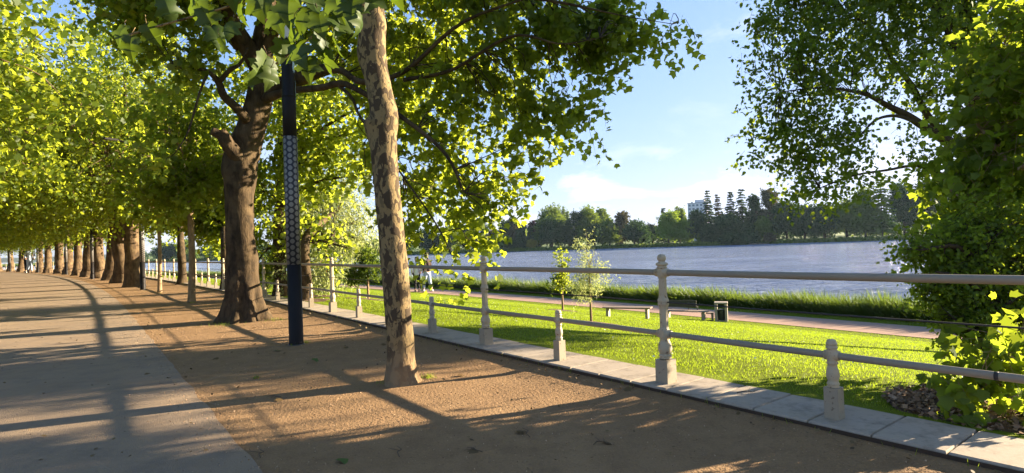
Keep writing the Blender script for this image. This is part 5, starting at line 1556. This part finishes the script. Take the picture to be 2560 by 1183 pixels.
def grass():
    rng = np.random.default_rng(21)
    # dense near, thinner far; the view down to the lawn starts at about along -14
    n = 480000
    u = rng.random(n)
    a = -14 + 64 * u ** 1.35; p = .47 + 22.2 * rng.random(n) ** 1.35
    ok = ~in_mulch(a, p); a, p = a[ok], p[ok]
    dist = np.hypot(*(R_np(a, p)).T)
    h = .018 + .022 * rng.random(len(a)); wd = .0075 * (1 + .05 * dist)
    blades('lawn_grass', a, p, lawn_zn(a, p), h, wd, (.25, .1), M['grass_blade'], rng)
    n = 60000
    a = rng.uniform(-16, 90, n); p = rng.uniform(26.05, 27.6, n)
    blades('verge_grass', a, p, np.interp(p, PP, PZ), .05 + .09 * rng.random(n), np.full(n, .03), (.2, .1), M['grass_blade'], rng)
    # left lawn, only a corner of it shows
    n = 30000
    a = rng.uniform(25, 80, n); p = rng.uniform(-13, -8.6, n)
    blades('left_lawn_grass', a, p, np.full(n, .06), .06 + .12 * rng.random(n), np.full(n, .04), (.2, .1), M['grass_blade'], rng)
grass()
def reeds():
    rng = np.random.default_rng(22); n = 150000
    a = -22 + 190 * rng.random(n) ** 1.4; p = 27.35 + 3.4 * rng.random(n)
    z = np.interp(p, PP, PZ)
    hv = np.array([.1 + 1.2 + .45 * noise.noise(Vector((x * .35, y * .5, 3))) + .25 * noise.noise(Vector((x * 1.1, y, 7))) for x, y in zip(a, p)])
    h = np.clip(hv * .9, .3, 1.4) * (.7 + .6 * rng.random(n)) * (1.0 + .14 * (p - 27.4)) * np.clip((p - 27.2) / .5, .35, 1)
    blades('lakeside_reeds', a, p, z, h, .03 + .03 * rng.random(n), (-.55, -.1), M['reed_blade'], rng, 'stuff', 2)
reeds()

def tufts():
    rng = np.random.default_rng(41); A_ = []; P_ = []
    for px, py, n, sp in ((1072, 944, 90, .06), (762, 858, 60, .06), (735, 864, 40, .08), (690, 800, 120, .18), (560, 812, 160, .25), (480, 757, 60, .08), (400, 733, 50, .08), (645, 945, 14, .04), (965, 958, 40, .07)):
        q = hit(px, py); a, p = AP(q.x, q.y)
        A_ += list(a + rng.normal(size=n) * sp); P_ += list(p + rng.normal(size=n) * sp * .7)
    n = 900                                                       # weeds along the kerb and in its joints
    A_ += list(rng.uniform(-6, 40, n)); P_ += list(np.where(rng.random(n) < .6, rng.normal(size=n) * .02 - .25, .47 + np.abs(rng.normal(size=n)) * .02))
    A_ = np.array(A_); P_ = np.array(P_)
    z = np.where(P_ > .4, .08, np.array([und(x, y) for x, y in zip(A_, P_)]))
    blades('grass_tufts', A_, P_, z, .02 + .06 * rng.random(len(A_)), np.full(len(A_), .006), (.1, 0), M['grass_blade'], rng)
tufts()
def daisies():
    rng = np.random.default_rng(42); n = 700
    a = -8 + 45 * rng.random(n); p = .8 + 20 * rng.random(n)
    P = np.column_stack([R_np(a, p), lawn_zn(a, p) + .035])
    m, nt, out = new_mat('daisy_petals'); kk = NT(nt); kk.principled(out, (.75, .75, .7), .8)
    link('lawn_daisies', leaf_mesh('lawn_daisies', P, np.array([0, 0, 1]) + rng.normal(size=(n, 3)) * .4, rng.normal(size=(n, 3)), rng.uniform(.02, .035, n), LEAF_OVAL * np.array([1.4, 1]), m), None, 'stuff')
daisies()

def litter():
    rng = np.random.default_rng(31)
    n = 1500
    a = rng.uniform(-9, 26, n); p = rng.uniform(-7.5, -.25, n) ; p = np.where(rng.random(n) < .25, rng.uniform(-.5, -.23, n), p)
    xy = R_np(a, p); P = np.column_stack([xy, np.where(p > -.8, .07, .018)])
    N = np.array([0, 0, 1]) + rng.normal(size=(n, 3)) * .35; T = rng.normal(size=(n, 3))
    link('leaf_litter', leaf_mesh('leaf_litter', P, N, T, rng.uniform(.012, .05, n), LEAF_OVAL, M['leaf_dry']), None, 'stuff')
    n = 18000
    a = rng.uniform(-8, 16, n); p = np.where(rng.random(n) < .2, -3.7 - np.abs(rng.normal(size=n)) * .35, rng.uniform(-3.8, -.24, n))
    xy = R_np(a, p); P = np.column_stack([xy, np.array([und(x, y) if y > -3.8 else .008 for x, y in zip(a, p)]) + .001])
    N = rng.normal(size=(n, 3)); T = rng.normal(size=(n, 3)); T[:, 2] = np.abs(T[:, 2])
    m, nt, out = new_mat('gravel_grain'); kk = NT(nt)
    rnd = kk.n('NewGeometry').outputs['Random Per Island']
    kk.principled(out, kk.ramp(rnd, [(0, (.16, .1, .06)), (.6, (.36, .24, .14)), (1, (.5, .38, .25))]), .95, spec=.1)
    link('gravel_grains', leaf_mesh('gravel_grains', P, N, T, rng.uniform(.004, .014, n), LEAF_OVAL * np.array([1.2, 1]), m), None, 'stuff')
    # single fallen leaves and twigs one can point at
    spots = [(648, 944), (695, 880), (785, 905), (870, 870), (545, 897), (365, 937), (1063, 943), (850, 1160), (640, 862), (960, 862), (1290, 1085), (1190, 1130), (1510, 1110), (1575, 985), (1145, 940), (700, 1000)]
    Lm = leaf_mesh('fallen_leaf', np.zeros((1, 3)), np.array([[.1, .05, 1.0]]), np.array([[0, 1.0, .1]]), np.array([.11]), LEAF_PLANE, M['leaf_green_fallen'])
    Dm = leaf_mesh('fallen_leaf', np.zeros((1, 3)), np.array([[-.2, .1, 1.0]]), np.array([[0, 1.0, .2]]), np.array([.09]), LEAF_PLANE, M['leaf_dry'])
    for i, (x, y) in enumerate(spots):
        q = hit(x, y); g_ = i in (0, 1, 2, 7)
        o = link('fallen_leaf', Lm if g_ else Dm, None, loc=(q.x, q.y, .024 + (.05 if -.6 < AP(q.x, q.y)[1] < -.22 else 0))); o.rotation_euler = (rng.normal() * .15, rng.normal() * .15, rng.uniform(0, 6.28)); o.scale = (1, 1, 1)
        tag(o, 'single green plane leaf fallen on the sandy ground' if g_ else 'single dry brown leaf lying on the ground', 'leaf', 'fallen leaves on the promenade')
    tw = [(1320, 1088, .30), (1190, 1130, .2), (655, 1140, .25), (1000, 1135, .3), (690, 995, .22), (1500, 1112, .2), (1870, 985, .3)]
    for i, (x, y, L) in enumerate(tw):
        q = hit(x, y); mb = MB(); r_ = .0042; L *= .7
        z0 = .018 if i < 6 else .115
        mb.tube([(-L / 2, 0, 0), (-L * .1, .02, .008), (L * .2, -.01, .004), (L / 2, .03, .012)], [r_, r_, r_ * .8, r_ * .4], 6)
        mb.tube([(L * .05, .005, .006), (L * .2, .07, .015), (L * .3, .09, .01)], [r_ * .7, r_ * .5, r_ * .3], 5)
        o = mb.build('dry_twig', M['twig_dry'], loc=(q.x, q.y, z0)); o.rotation_euler = (0, 0, rng.uniform(0, 3))
        tag(o, 'small dry twig lying on the sandy dirt' if i < 6 else 'forked dry twig lying on the pale kerb slabs', 'twig', 'dry twigs on the ground')
litter()
# ------------------------------------------------------------------ thin summer haze over lake and far shore
def haze():
    m, nt, out = new_mat('thin_haze'); k = NT(nt)
    v = k.n('VolumePrincipled'); v.inputs['Color'].default_value = (.55, .76, 1.0, 1); v.inputs['Density'].default_value = .00005; v.inputs['Anisotropy'].default_value = .2
    k.l(v.outputs[0], out.inputs['Volume'])
    o = MB().box((0, 0, 72), (5400, 5400, 170)).build('haze', m, kind='stuff')
    o.location = (0, 0, 5)
haze()
